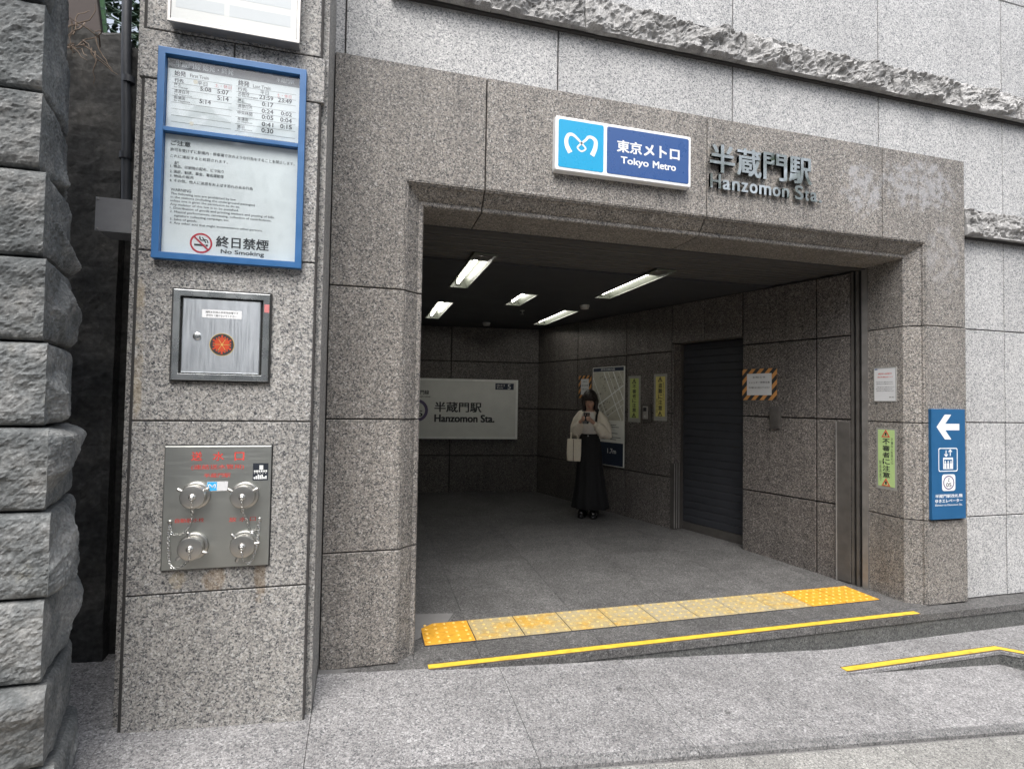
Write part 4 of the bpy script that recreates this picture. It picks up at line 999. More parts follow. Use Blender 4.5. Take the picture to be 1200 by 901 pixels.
ribbon(catmull([(-.6075, 1.022), (-.6095, 1.034), (-.605, 1.037), (-.596, 1.026), (-.598, 1.0235), (-.594, 1.0265), (-.587, 1.037), (-.5835, 1.034), (-.586, 1.022)]), .003, FL_, PC+.0006).build('sticker_mark', 'white', s1)
s2 = MB().flat(rect(-.4421, -.3820, 1.0503, 1.1225), FL_, PC).build('sticker', 'hydrant_black', pl)
B = MB(); rnd = random.Random(5)
B.flat(rect(-.417, -.402, 1.096, 1.114), FL_, PC+.0003)
for k in range(6): B.flat(rect(-.438+.009*k, -.4315+.009*k, 1.085, 1.085+rnd.uniform(.005, .009)), FL_, PC+.0003)
for k in range(7): B.flat(rect(-.438+.0075*k, -.4325+.0075*k, 1.056, 1.056+rnd.uniform(.008, .02)), FL_, PC+.0003)
for k in range(5): B.flat(rect(-.437+.011*k, -.434+.011*k, 1.079, 1.0815), FL_, PC+.0003)
B.build('sticker_print', 'paper', s2, kind='stuff')

def valve(a, b, turn, name='valve'):
    o = FL_(a, b, .0182); nrm = FL_.n
    vv = thing(name, o); vv.parent = t; vv.location = o-Vector(t['_o'])
    # two nested rims, then the cap with lugs and a centre eye
    MB().lathe(o, nrm, [(0, .055), (.004, .056), (.010, .054), (.013, .048), (.013, .043)], 40).build('flange', 'cast', vv, smooth=True)
    MB().lathe(o+nrm*.0132, nrm, [(0, .041), (.012, .041), (.014, .045), (.020, .045), (.022, .042)], 40).build('collar', 'cast', vv, smooth=True)
    cap = MB().lathe(o+nrm*.0354, nrm, [(0, .042), (.003, .047), (.018, .047), (.021, .045), (.022, .042), (.022, .014), (.026, .0125), (.029, .009), (.030, .003)], 40).build('cap', 'cast', vv, smooth=True)
    for k in range(3):
        q = R(turn+120*k); dv = FL_.u*math.cos(q)+Z3*math.sin(q)
        MB().tube([o+nrm*.044+dv*.043, o+nrm*.044+dv*.062], .0065, 10, rounded=True).build('lug', 'cast', cap, smooth=True)
    MB().tube([o+nrm*.066+FL_.u*(.006*math.cos(q_))+Z3*(.006*math.sin(q_)-.004) for q_ in [i*math.pi/5 for i in range(10)]], .0022, 6, closed=True).build('eye', 'chain', cap, smooth=True)
    return o+nrm*.069+Z3*-.009
def chain(pts, parent):
    pts = catmull(pts, 14); acc = 0; link = .0145; last = Vector(pts[0]); i = 0; k = 0; B = MB()
    res = [last.copy()]
    for p in pts[1:]:
        p = Vector(p)
        while (p-last).length >= link*.72:
            last = last+(p-last).normalized()*link*.72; res.append(last.copy())
    for k in range(len(res)-1):
        a, b = res[k], res[k+1]; c = (a+b)/2; d = (b-a).normalized(); s_ = d.cross(Vector((0, -1, 0)))
        if s_.length < .1: s_ = d.orthogonal()
        s_ = s_.normalized(); 
        if k % 2: s_ = (s_*.3+d.cross(s_)).normalized()
        loop = [c+d*(link*.52*math.cos(q))+s_*(.0042*math.sin(q)) for q in [i*math.pi/4 for i in range(8)]]
        B.tube(loop, .0013, 5, closed=True)
    B.build('chain', 'chain', parent, smooth=True, kind='stuff')
V = [(-.655, .995), (-.470, .990), (-.657, .788), (-.465, .787)]
eyes = [valve(V[0][0], V[0][1], 150), valve(V[1][0], V[1][1], 30), valve(V[2][0], V[2][1], -20), valve(V[3][0], V[3][1], 130)]
def hook(a, b):
    MB().lathe(FL_(a, b, .0182), FL_.n, [(0, .009), (.004, .009), (.008, .0075), (.010, .004)], 14).build('chain_stud', 'cast', t, smooth=True); return FL_(a, b, .026)
h1, h2 = hook(-.747, .889), hook(-.410, .886)
chain([eyes[0], eyes[0]+Vector((.002, .02, -.05)), FL_(-.668, .885, .035), FL_(-.690, .845, .04), FL_(-.735, .842, .03), FL_(-.742, .865, .028), h1], t)
chain([eyes[1], eyes[1]+Vector((.004, .015, -.05)), FL_(-.458, .885, .03), FL_(-.440, .835, .03), FL_(-.420, .85, .03), h2], t)
chain([eyes[2], eyes[2]+Vector((0, .01, -.03)), FL_(-.690, .716, .05), FL_(-.722, .707, .045), FL_(-.742, .74, .035), FL_(-.748, .82, .03), h1], t)
chain([eyes[3], eyes[3]+Vector((.002, .01, -.03)), FL_(-.458, .722, .05), FL_(-.438, .712, .045), FL_(-.420, .76, .035), FL_(-.412, .83, .03), h2], t)

# ---------------------------------------------------------------- signs on the portal
t = thing('metro_sign', (1.49, 2.97, 2.75), 'white framed blue railway sign with a looped white logo above the entrance', 'sign')
ms = MB().prism(rrect(1.0414, 1.9362, 2.7466, 3.0663, .012), FP, .002, .050, .004).build('sign_box', 'white', t)
c1 = MB().prism(rrect(1.0600, 1.3440, 2.7665, 3.0480, .012), FP, .0502, .0515).build('logo_field', 'cyan', t)
c2 = MB().prism(rrect(1.3660, 1.9190, 2.7665, 3.0480, .012), FP, .0502, .0515).build('name_field', 'royal', t)
LP = [(1.1337,2.8571),(1.1120,2.8950),(1.1080,2.9313),(1.1229,2.9620),(1.1500,2.9640),(1.1760,2.9460),(1.2130,2.9130),(1.2290,2.8920),(1.2036,2.8740),(1.1780,2.8920),(1.1940,2.9130),(1.2300,2.9460),(1.2460,2.9640),(1.2720,2.9640),(1.2920,2.9450),(1.2900,2.9052),(1.2701,2.8571)]
LW = [.030,.027,.024,.020,.017,.015,.011,.010,.010,.010,.011,.015,.017,.020,.024,.027,.030]
cp = catmull(LP, 8); cwid = [LW[min(i//8, 15)]+(LW[min(i//8+1, 16)]-LW[min(i//8, 15)])*((i % 8)/8) for i in range(len(cp))]
ribbon(cp, cwid, FP, .0522).build('logo', 'white', c1)
for wd, a0_, a1_ in (('東京', 1.4304, 1.5960), ('メトロ', 1.6080, 1.8544)): text(wd, (a0_, a1_, 2.9030, 2.9790), FP, .0522, 'white', c2, .03, res=5)
for wd, a0_, a1_, b0_ in (('Tokyo', 1.4556, 1.6420, 2.8230), ('Metro', 1.6700, 1.8290, 2.8345)): text(wd, (a0_, a1_, b0_, 2.8800), FP, .0522, 'white', c2, .026, res=5)
sl = thing('station_name_letters', (2.5, 2.98, 2.76), 'mirror steel raised letters naming the station, right of the blue sign', 'lettering')
for i, ch in enumerate('半蔵門駅'):
    a = 2.083+.2005*i
    text(ch, (a, a+.186, 2.876, 3.060), FP, .012, 'letter', sl, .022, .022, 'raised_letter', 5)
    MB().tube([FP(a+.09, 2.97, .0005), FP(a+.09, 2.97, .0125)], .006, 8).build('fixing_pin', 'steel', sl)
adv = {'H': .72, 'a': .56, 'n': .56, 'z': .50, 'o': .58, 'm': .84, 'S': .64, 't': .36, '.': .28, ' ': .26}
word = 'Hanzomon Sta.'; tot = sum(adv[c] for c in word); a = 2.086; sc_ = .878/tot
for ch in word:
    w_ = adv[ch]*sc_
    if ch != ' ':
        v_, f_, _ = glyphs(ch, 0.0, 5); x0 = min(p[0] for p in v_); x1 = max(p[0] for p in v_); y0 = min(p[1] for p in v_); y1 = max(p[1] for p in v_); S_ = .140
        text(ch, (a+.006, a+w_-.006, 2.776+y0*S_, 2.776+y1*S_), FP, .010, 'letter', sl, .02, .016, 'raised_letter', 5)
    a += w_

t = thing('guide_sign', (4.07, 2.98, .60), 'tall blue sign with a white arrow and lift symbol on the right jamb', 'sign')
gs = MB().prism(rect(3.918, 4.240, .610, 1.398), FP, .002, .024, .002).build('sign_plate', 'sign_blue', t)
SC = .0246
x0, x1, y0, y1 = 3.964, 4.181, 1.180, 1.358; ym = (y0+y1)/2; hw = .023
B = MB(); B.flat(rect(x0+.055, x1, ym-hw, ym+hw), FP, SC)
B.flat([(x0, ym), (x0+.062, ym), (x0+.140, y1), (x0+.078, y1)], FP, SC+.0001); B.flat([(x0, ym), (x0+.078, y0), (x0+.140, y0), (x0+.062, ym)], FP, SC+.0001)
B.build('arrow', 'white', gs)
lf = MB().ring(rrect(3.980, 4.162, .950, 1.119, .014), rrect(3.9865, 4.1555, .9565, 1.1125, .010), FP, .0241, SC).build('lift_symbol', 'white', gs)
B = MB()
for (xa, yb) in ((4.052, 1), (4.092, -1)):
    B.flat(rect(xa-.004, xa+.004, 1.062, 1.102), FP, SC); tip = 1.058 if yb > 0 else 1.106
    ribbon([(xa-.016, tip+.016*yb), (xa, tip), (xa+.016, tip+.016*yb)], .008, FP, SC+.0001, B)
B.ring(rect(4.024, 4.118, .968, 1.050), rect(4.032, 4.110, .972, 1.036), FP, .0241, SC)
for k in range(3):
    xa = 4.044+.027*k; B.flat(disc(xa, 1.020, .007, k=12), FP, SC+.0002); B.flat(rect(xa-.0095, xa+.0095, .973, 1.011), FP, SC+.0002)
B.build('lift_people', 'white', gs, kind='stuff')
lg = MB().flat(rrect(4.012, 4.138, .812, .930, .02), FP, SC).build('line_badge', 'white', gs)
MB().ring(disc(4.075, .871, .052, .050, 32), disc(4.075, .871, .044, .042, 32), FP, SC+.0002, SC+.0006).build('badge_ring', 'mark_purple', lg)
text('Z', (4.066, 4.084, .878, .902), FP, SC+.0004, 'ink', lg, .02); text('05', (4.050, 4.100, .840, .870), FP, SC+.0004, 'ink', lg, .02)
text('半蔵門駅改札階', (3.947, 4.2065, .763, .789), FP, SC, 'white', gs, .02); text('ゆきエレベーター', (3.947, 4.206, .729, .755), FP, SC, 'white', gs, .025); text('Elevator to Hanzomon Sta.', (3.947, 4.206, .706, .720), FP, SC, 'white', gs, .01)

# notices on the right reveal
FV = Fr((OR_-.104, 0, 0), (0, -1, 0))
t = thing('paper_notice', FV(-3.233, 1.445, 0), 'white printed paper notice taped to the right reveal', 'notice')
pn = MB().prism(rect(-3.327, -3.140, 1.446, 1.706), FV, .0008, .0025).build('notice_sheet', 'paper2', t)
frame(pn, FV, -3.327, -3.140, 1.446, 1.706, .006, .0026, .0040, 'tape_clear', 'sleeve_edge', 0)
MB().flat(rect(-3.318, -3.295, 1.688, 1.696), FV, .0029).build('mark', 'royal', pn)
B = MB(); rnd = random.Random(3)
text('お客さまへのお知らせ', (-3.290, -3.178, 1.650, 1.664), FV, .0029, 'red_ink', pn, .02, res=2)
text('工事に伴う通行止めについて', (-3.298, -3.170, 1.626, 1.638), FV, .0029, 'red_ink', pn, .02, res=2)
for z in (1.598, 1.584, 1.560, 1.546, 1.532):
    a = -3.312+rnd.uniform(0, .012); text('ご利用のお客さまにはご迷惑をおかけいたします', (a, -3.156-rnd.uniform(0, .02), z-.009, z), FV, .0029, 'ink_soft', pn, .01, res=2)
text('駅長', (-3.20, -3.16, 1.475, 1.484), FV, .0029, 'ink_soft', pn, .01, res=2)

def warn(fr, a0, a1, b0, b1, mat, label, txt, side, pad=.018, tri='red_ink'):
    t = thing('warning_sticker', fr((a0+a1)/2, b0, 0), label, 'warning sticker', 'suspicious person warning stickers')
    MB().prism(rrect(a0-pad, a1+pad, b0-pad*1.6, b1+pad, .004), fr, .0006, .0018).build('clear_backing', 'tape_clear', t)
    s_ = MB().prism(rect(a0, a1, b0, b1), fr, .002, .0032).build('sticker_sheet', mat, t)
    w_ = a1-a0; h_ = b1-b0; am = (a0+a1)/2 - w_*.02
    for bc in (b1-.075*h_, b0+.065*h_):
        r_ = w_*.26
        MB().ring([(am-r_, bc-r_*.7), (am+r_, bc-r_*.7), (am, bc+r_)], [(am-r_*.62, bc-r_*.5), (am+r_*.62, bc-r_*.5), (am, bc+r_*.55)], fr, .0033, .0040).build('triangle_mark', tri, s_)
        MB().flat(rect(am-.05*w_, am+.05*w_, bc-r_*.35, bc+r_*.3), fr, .0041).build('exclamation', 'ink', s_)
    vtext(txt, a0+.28*w_, a1-.28*w_, b0+.145*h_, b1-.15*h_, fr, .0037, 'ink', s_, .025)
    if side:
        vtext(side[0], a1-.22*w_, a1-.08*w_, b0+.40*h_, b1-.14*h_, fr, .0037, 'ink_soft', s_, 0)
        vtext(side[1], a0+.08*w_, a0+.22*w_, b0+.08*h_, b0+.45*h_, fr, .0037, 'ink_soft', s_, 0)
warn(FV, -3.293, -3.158, .812, 1.235, 'warn_green', 'green vertical warning sticker on the right reveal', '不審者に注意', ('不審な人を見たら', '駅係員まで'), .014)
# inner right wall notices (a = -distance)
warn(FR_, -2.555, -2.415, 1.232, 1.695, 'warn_lime', 'lime vertical warning sticker on the inner wall, next to the map', '不審者に注意', None, .030, 'ink')
warn(FR_, -2.150, -2.015, 1.262, 1.705, 'warn_yellow', 'yellow vertical warning sticker on the inner wall, nearer the shutter', '盗難に注意', ('置き引きに', '駅係員'), .030, 'ink')

def hazard(a0, a1, b0, b1, label, lines):
    t = thing('hazard_notice', FR_((a0+a1)/2, b0, 0), label, 'notice', 'hazard bordered notices')
    bd = MB().prism(rect(a0, a1, b0, b1), FR_, .0008, .0025).build('hazard_border', 'haz_orange', t)
    # black diagonal bands clipped to the border
    B = MB(); st = .085; k = 0
    def clip(poly, f):
        out = []
        for i in range(len(poly)):
            p, q = poly[i], poly[(i+1) % len(poly)]; fp_, fq = f(p), f(q)
            if fp_ >= 0: out.append(p)
            if fp_*fq < 0: tq = fp_/(fp_-fq); out.append((p[0]+(q[0]-p[0])*tq, p[1]+(q[1]-p[1])*tq))
        return out
    x = a0-(b1-b0)
    sgn = 0
    while x < a1+(b1-b0):
        poly = [(x, b0), (x+st*.5, b0), (x+st*.5+(b1-b0)*.9, b1), (x+(b1-b0)*.9, b1)]
        poly = clip(clip(poly, lambda p: p[0]-a0), lambda p: a1-p[0])
        if len(poly) >= 3: B.flat(poly, FR_, .0028)
        x += st
    B.build('black_bands', 'ink', bd, kind='stuff')
    i_ = .045
    sh = MB().prism(rect(a0+i_*1.1, a1-i_*1.1, b0+i_, b1-i_), FR_, .003, .0042).build('notice_sheet', 'paper2', t)
    for k, l in enumerate(lines):
        w_ = (a1-a0)-2.6*i_; h_ = (b1-b0)-2*i_; zc = b1-i_-h_*(.17+.24*k)
        text(l, ((a0+a1)/2-w_*(.28 if k == 0 else .46), (a0+a1)/2+w_*(.28 if k == 0 else .46), zc-h_*.045, zc+h_*.045), FR_, .0046, 'ink_soft', sh, .015, res=2)
hazard(-1.054, -.705, 1.452, 1.742, 'hazard striped paper notice beside the shutter', ['お知らせ', 'シャッター昇降注意', '手や物をはさまないでください'])
hazard(-3.520, -3.262, 1.462, 1.758, 'hazard striped paper notice behind the person, left of the map', ['お知らせ', '足元注意', 'ご注意ください'])
t = thing('switch_plate', FR_(-.715, 1.195, 0), 'steel switch cover plate on the inner wall below the hazard notice', 'switch plate')
MB().prism(rrect(-.767, -.663, 1.195, 1.396, .006), FR_, .001, .022, .004).build('cover', 'steel_rail', t)
MB().prism(rrect(-.752, -.678, 1.212, 1.380, .005), FR_, .0222, .026, .002).build('flap', 'steel_rail', t)
t = thing('intercom', FR_(-2.28, 1.19, 0), 'small grey intercom box between the two vertical warning stickers', 'intercom')
ib = MB().prism(rrect(-2.352, -2.207, 1.192, 1.400, .006), FR_, .001, .028, .004).build('box', 'steel_rail', t)
MB().prism(rrect(-2.318, -2.242, 1.225, 1.372, .006), FR_, .0282, .038, .004).build('handset', 'steel', ib)
MB().prism(rrect(-2.305, -2.255, 1.315, 1.358, .004), FR_, .0382, .040, .001).build('speaker_grille', 'ink', ib)
MB().lathe(FR_(-2.28, 1.26, .0382), FR_.n, [(0, .012), (.004, .011), (.005, .006)], 14).build('call_button', 'plastic', ib)

t = thing('area_map', FR_(-2.93, .63, 0), 'tall street map poster with a navy foot band on the inner wall behind the person', 'map poster')
MA0, MA1, MB0, MB1 = -3.225, -2.642, .632, 1.850
mp_ = MB().prism(rect(MA0, MA1, MB0, MB1), FR_, .001, .012, .002).build('poster_board', 'sign_pale', t)
MB().flat(rect(MA0+.012, MA1-.012, 1.795, 1.842), FR_, .0124).build('title_band', 'navy', mp_)
text('駅周辺案内図', (MA0+.16, MA1-.17, 1.806, 1.832), FR_, .0127, 'paper', mp_, .01, res=2)
mm = MB().flat(rect(MA0+.012, MA1-.012, 1.19, 1.790), FR_, .0124).build('map_sheet', 'map_paper', mp_)
rnd = random.Random(12); B = MB(); B2 = MB()
ang = R(28)
def inmap(p): return (min(max(p[0], MA0+.014), MA1-.014), min(max(p[1], 1.192), 1.788))
def clipseg(p, q):
    d = (q[0]-p[0], q[1]-p[1]); t0, t1 = 0., 1.
    for k, lo, hi in ((0, MA0+.014, MA1-.014), (1, 1.192, 1.788)):
        if abs(d[k]) < 1e-9:
            if not lo <= p[k] <= hi: return None
            continue
        u0, u1 = sorted(((lo-p[k])/d[k], (hi-p[k])/d[k])); t0 = max(t0, u0); t1 = min(t1, u1)
    if t0 >= t1: return None
    return [(p[0]+d[0]*s_, p[1]+d[1]*s_) for s_ in (t0, t1)]
for k in range(-9, 12):
    for (dx, dy, w_) in ((math.cos(ang), math.sin(ang), .007), (math.sin(ang), -math.cos(ang), .007)):
        if rnd.random() < .25: continue
        o_ = .075*k+rnd.uniform(-.02, .02); c_ = ((MA0+MA1)/2-dy*o_, 1.49+dx*o_)
        L0, L1 = -rnd.uniform(.2, .6), rnd.uniform(.2, .6)
        sg = clipseg((c_[0]+dx*L0, c_[1]+dy*L0), (c_[0]+dx*L1, c_[1]+dy*L1))
        if sg: ribbon(sg, rnd.choice([.006, .008, .014]), FR_, .0128, B)
for k in range(40):
    a = rnd.uniform(MA0+.04, MA1-.06); b = rnd.uniform(1.21, 1.75); s_ = rnd.uniform(.012, .03)
    B2.flat([(a, b), (a+s_, b+s_*.5), (a+s_*.5, min(b+s_*1.3, 1.787)), (a-s_*.4, min(b+s_*.8, 1.78))], FR_, .0126)
B.build('map_streets', 'paper', mm, kind='stuff'); B2.build('map_blocks', 'map_block', mm, kind='stuff')
MB().flat(rect(MA0+.012, MA1-.012, .93, 1.178), FR_, .0124).build('index_sheet', 'sign_pale', mp_)
B = MB()
for k in range(9):
    z = 1.155-.025*k; B.flat(rect(MA0+.03, MA1-.05-rnd.uniform(0, .28), z, z+.007), FR_, .0127)
B.build('index_lines', 'ink_soft', mp_, kind='stuff')
fb = MB().flat(rect(MA0+.012, MA1-.012, .640, .918), FR_, .0124).build('foot_band', 'navy', mp_)
text('1.7m', (-2.93, -2.775, .785, .845), FR_, .0127, 'paper', fb, .01)

# station name sign on the back wall
t = thing('station_sign', FB(-1.3, .86, 0), 'wide pale station name sign on the back wall', 'sign')
sb_a0, sb_a1, sb_b0, sb_b1 = -2.60, -.325, .856, 1.712
ss = MB().prism(rect(sb_a0, sb_a1, sb_b0, sb_b1), FB, .002, .07, .003).build('sign_case', 'steel', t)
frame(t, FB, sb_a0-.002, sb_a1+.002, sb_b0-.002, sb_b1+.002, .032, .0702, .084, 'sign_frame', 'sign_frame', .002)
fc = MB().prism(rect(sb_a0+.03, sb_a1-.03, sb_b0+.03, sb_b1-.03), FB, .0702, .074).build('sign_face', 'sign_pale', t)
sgx = -2.518  # X of corner measured on the wall: a = (X - 2.512) along the wall
bx_ = MB().flat(rect(-.655, -.385, 1.570, 1.662), FB, .0745).build('exit_box', 'navy', fc)
text('5', (-.475, -.430, 1.580, 1.652), FB, .0750, 'paper', bx_, 0); text('出口', (-.635, -.520, 1.618, 1.650), FB, .0750, 'sign_pale', bx_, .0, res=2); text('Exit', (-.630, -.540, 1.585, 1.610), FB, .0750, 'sign_pale', bx_, 0, res=2)
text('半蔵門駅', (-1.525, -.850, 1.232, 1.382), FB, .0745, 'ink', fc, .025, res=4)
text('Hanzomon Sta.', (-1.525, -.660, 1.090, 1.205), FB, .0745, 'ink', fc, .035, res=4)
MB().ring(disc(-1.775, 1.255, .160, k=40), disc(-1.775, 1.255, .118, k=40), FB, .0742, .0748).build('line_ring', 'mark_purple', fc)
text('Z', (-1.820, -1.745, 1.275, 1.345), FB, .0746, 'ink', fc, .02); text('05', (-1.855, -1.690, 1.165, 1.255), FB, .0746, 'ink', fc, .02)
text('半蔵門線', (-1.86, -1.605, 1.480, 1.545), FB, .0746, 'ink', fc, .02); text('Hanzomon Line', (-1.90, -1.585, 1.440, 1.468), FB, .0746, 'ink_soft', fc, .01)
text('東京メトロ', (-2.45, -2.12, 1.46, 1.54), FB, .0746, 'ink', fc, .02)

# ---------------------------------------------------------------- person reading a phone
def remesh(B, voxel, name, mat, parent, smooth_it=4, ratio=None, xf=None):
    me = bpy.data.meshes.new(name); me.from_pydata([tuple(p) for p in B.v], [], B.f); me.validate()
    bm = bmesh.new(); bm.from_mesh(me); bmesh.ops.recalc_face_normals(bm, faces=bm.faces); bm.to_mesh(me); bm.free()
    o = bpy.data.objects.new('tmp', me); COL.objects.link(o)
    r = o.modifiers.new('r', 'REMESH'); r.mode = 'VOXEL'; r.voxel_size = voxel
    s_ = o.modifiers.new('s', 'SMOOTH'); s_.iterations = smooth_it; s_.factor = .5
    if ratio: d = o.modifiers.new('d', 'DECIMATE'); d.ratio = ratio
    bpy.context.view_layer.update()
    m2 = bpy.data.meshes.new_from_object(o.evaluated_get(bpy.context.evaluated_depsgraph_get()))
    bpy.data.objects.remove(o)
    m2.name = name
    for p in m2.polygons: p.use_smooth = True
    ob = bpy.data.objects.new(name, m2); COL.objects.link(ob); m2.materials.clear(); m2.materials.append(M[mat])
    if parent: ob.parent = parent
    return ob
pe = thing('person', (2.60, 6.0, ez(2.6, 6.0)), 'standing person in cream cardigan and long black skirt looking down at a phone', 'person')
pe.rotation_euler = (0, 0, R(-36)); pe.scale = (.975,)*3
def P0(x, y, z): return Vector((x, y, z))
HC = P0(.005, -.045, 1.405); hrot = Matrix.Rotation(R(24), 3, 'X')      # head bowed forwards
def hd(x, y, z): return HC + hrot @ Vector((x, y, z))
B = MB()
# trunk, legs
B.tube([(0, 0, .78), (0, 0, .86), (0, .005, .96), (0, .005, 1.08), (0, .0, 1.18), (0, .005, 1.24)], [.085, .10, .085, .09, .095, .07], 20, rounded=True)
B.tube([(-.085, .005, 1.215), (0, .005, 1.235), (.085, .005, 1.215)], [.045, .055, .045], 14, rounded=True)
for s in (-1, 1):
    B.tube([(s*.055, 0, .80), (s*.065, -.01, .45), (s*.065, .01, .28), (s*.065, .01, .09)], [.062, .050, .048, .036], 14, rounded=True)
    B.tube([(s*.065, .02, .06), (s*.07, -.10, .045)], [.035, .03], 12, rounded=True)
B.tube([(0, .005, 1.22), (0, -.012, 1.29), (0, -.030, 1.35)], [.055, .046, .048], 14, rounded=True)
# head: skull, jaw, face features
B.ell(hd(0, .012, .025), (.071, .086, .082), hrot, 22, 14); B.ell(hd(0, -.020, -.040), (.054, .060, .062), hrot, 18, 12)
B.ell(hd(0, -.076, -.018), (.010, .017, .020), hrot, 10, 8); B.ell(hd(0, -.068, -.052), (.021, .010, .006), hrot, 10, 6); B.ell(hd(0, -.064, -.062), (.018, .010, .006), hrot, 10, 6); B.ell(hd(0, -.058, -.086), (.02, .014, .014), hrot, 10, 8)
for s in (-1, 1): 
    B.ell(hd(s*.072, .01, -.008), (.009, .020, .030), hrot, 10, 8); B.ell(hd(s*.030, -.062, .002), (.014, .008, .008), hrot, 10, 6)
# arms: shoulder, elbow, wrist
SH = lambda s: P0(s*.135, .0, 1.225); EL = {-1: P0(-.175, .03, 1.005), 1: P0(.190, .03, 1.0)}; WR = {-1: P0(-.085, -.190, 1.135), 1: P0(.095, -.185, 1.125)}
for s in (-1, 1):
    B.tube([SH(s), (SH(s)+EL[s])/2, EL[s]], [.036, .036, .034], 14, rounded=True); B.tube([EL[s], (EL[s]+WR[s])/2, WR[s]], [.037, .033, .022], 14, rounded=True)
# hands: palm and five fingers curled round the phone
PH = P0(.012, -.262, 1.190); 
for s in (-1, 1):
    k = P0(PH.x+s*.040, -.232, 1.172)
    B.tube([WR[s], (WR[s]+k)/2, k], [.021, .024, .025], 12, rounded=True)
    for i, (dz, ln) in enumerate(((.026, .9), (.010, 1.0), (-.007, .95), (-.023, .78))):
        b0 = k+Vector((s*.004, -.012, dz)); b1 = b0+Vector((s*.003, -.030*ln, .006)); b2 = b1+Vector((-s*.016*ln, -.018*ln, .003)); b3 = b2+Vector((-s*.019*ln, -.002, 0))
        B.tube([b0, b1, b2, b3], [.0095, .009, .0085, .0075], 8, rounded=True)
    B.tube([k+Vector((-s*.004, .002, .018)), k+Vector((-s*.014, .004, .040)), k+Vector((-s*.024, -.006, .058))], [.011, .010, .0085], 8, rounded=True)
remesh(B, .0055, 'body', 'skin', pe, 3, .5)
# eyes, brows, mouth
for s in (-1, 1):
    e = MB().ell(hd(s*.030, -.0695, .001), (.010, .003, .0028), hrot, 10, 6).build('eye', 'ink', None); e.parent = pe
    e = MB().tube([hd(s*.016, -.073, .018), hd(s*.03, -.072, .022), hd(s*.045, -.064, .018)], .0025, 6).build('eyebrow', 'hair', None); e.parent = pe
e = MB().ell(hd(0, -.0765, -.057), (.017, .003, .0045), hrot, 10, 6).build('mouth', 'pink_ink', None); e.parent = pe
# hair: cap over the skull and lengths to the shoulders
B = MB(); B.ell(hd(0, .020, .036), (.084, .094, .086), hrot, 22, 14)
for i in range(17):
    q = R(-12+204*i/16); ux, uy = math.cos(q), math.sin(q)
    p0 = hd(ux*.070, .015+uy*.075, .035); p1 = P0(p0.x*1.05, p0.y*.9+.012, 1.33); p2 = P0(p1.x*1.10+.004*math.sin(i*3), p1.y+.012, 1.225+.012*math.sin(i*2.3))
    B.tube([p0, (p0+p1)/2+Vector((ux*.012, uy*.008, 0)), p1, p2], [.026, .026, .023, .014], 8, rounded=True)
for s in (-1, 1):
    B.tube([hd(s*.02, -.062, .085), hd(s*.062, -.045, .055), hd(s*.077, -.020, .0), hd(s*.080, -.010, -.07)], [.018, .017, .015, .012], 8, rounded=True)
for i in range(5): B.tube([hd(-.03+.015*i, -.050, .095), hd(-.04+.02*i, -.078, .062), hd(-.042+.021*i, -.082, .034)], [.014, .013, .008], 8, rounded=True)
remesh(B, .006, 'hair', 'hair', pe, 3)
# clothes
def loft(rings, k=48):
    """rings: (z, rx, ry, cx, cy, wave, n)"""
    v = []; f = []
    for (z, rx, ry, cx, cy, wv, nw) in rings:
        for i in range(k):
            q = 2*math.pi*i/k; m_ = 1+wv*math.sin(nw*q+z*2)
            v.append((cx+rx*m_*math.cos(q), cy+ry*m_*math.sin(q), z))
    for j in range(len(rings)-1):
        for i in range(k):
            p = (i+1) % k; f.append((j*k+i, j*k+p, (j+1)*k+p, (j+1)*k+i))
    f += [tuple(reversed(range(k))), tuple((len(rings)-1)*k+i for i in range(k))]
    return MB().add(v, f)
def child(B, name, mat, smooth='all'):
    o = B.build(name, mat, None, smooth=smooth, origin=(0, 0, 0)); o.parent = pe; return o
child(loft([(.105, .210, .178, .01, .01, .085, 11), (.12, .217, .183, .01, .01, .085, 11), (.30, .188, .158, .008, .008, .07, 11), (.55, .157, .137, .004, .005, .045, 11), (.78, .142, .122, 0, .002, .012, 11), (.90, .128, .110, 0, .003, .005, 11), (.985, .112, .098, 0, .003, 0, 11), (1.0, .110, .096, 0, .003, 0, 11)], 66), 'skirt', 'black_cloth')
child(loft([(.985, .108, .094, 0, .003, 0, 1), (1.06, .114, .104, 0, -.004, 0, 1), (1.15, .124, .116, 0, -.006, 0, 1), (1.22, .118, .092, 0, 0, 0, 1), (1.262, .070, .062, 0, -.002, 0, 1)], 40), 'white_top', 'tee')
# cardigan: open front, puffed sleeves
B = MB(); k = 40; v = []; f = []
for (z, rx, ry, half) in ((.945, .150, .128, 62), (.965, .158, .135, 60), (1.02, .165, .140, 50), (1.10, .166, .140, 40), (1.18, .160, .132, 34), (1.235, .140, .105, 32), (1.275, .085, .075, 40)):
    for lay in (1.0, .90):
        for i in range(k+1):
            q = R(-90+half+(360-2*half)*i/k); v.append((rx*lay*math.cos(q), .004+ry*lay*math.sin(q), z))
n = k+1
for j in range(6):
    for i in range(k):
        a = j*2*n+i; b = (j+1)*2*n+i; f += [(a, a+1, b+1, b), (a+n+1, a+n, b+n, b+n+1)]
    a = j*2*n; b = (j+1)*2*n; f += [(a, b, b+n, a+n), (a+k, a+n+k, b+n+k, b+k)]
for j in (0, 6):
    for i in range(k): a = j*2*n+i; f.append((a, a+n, a+n+1, a+1))
B.add(v, f)
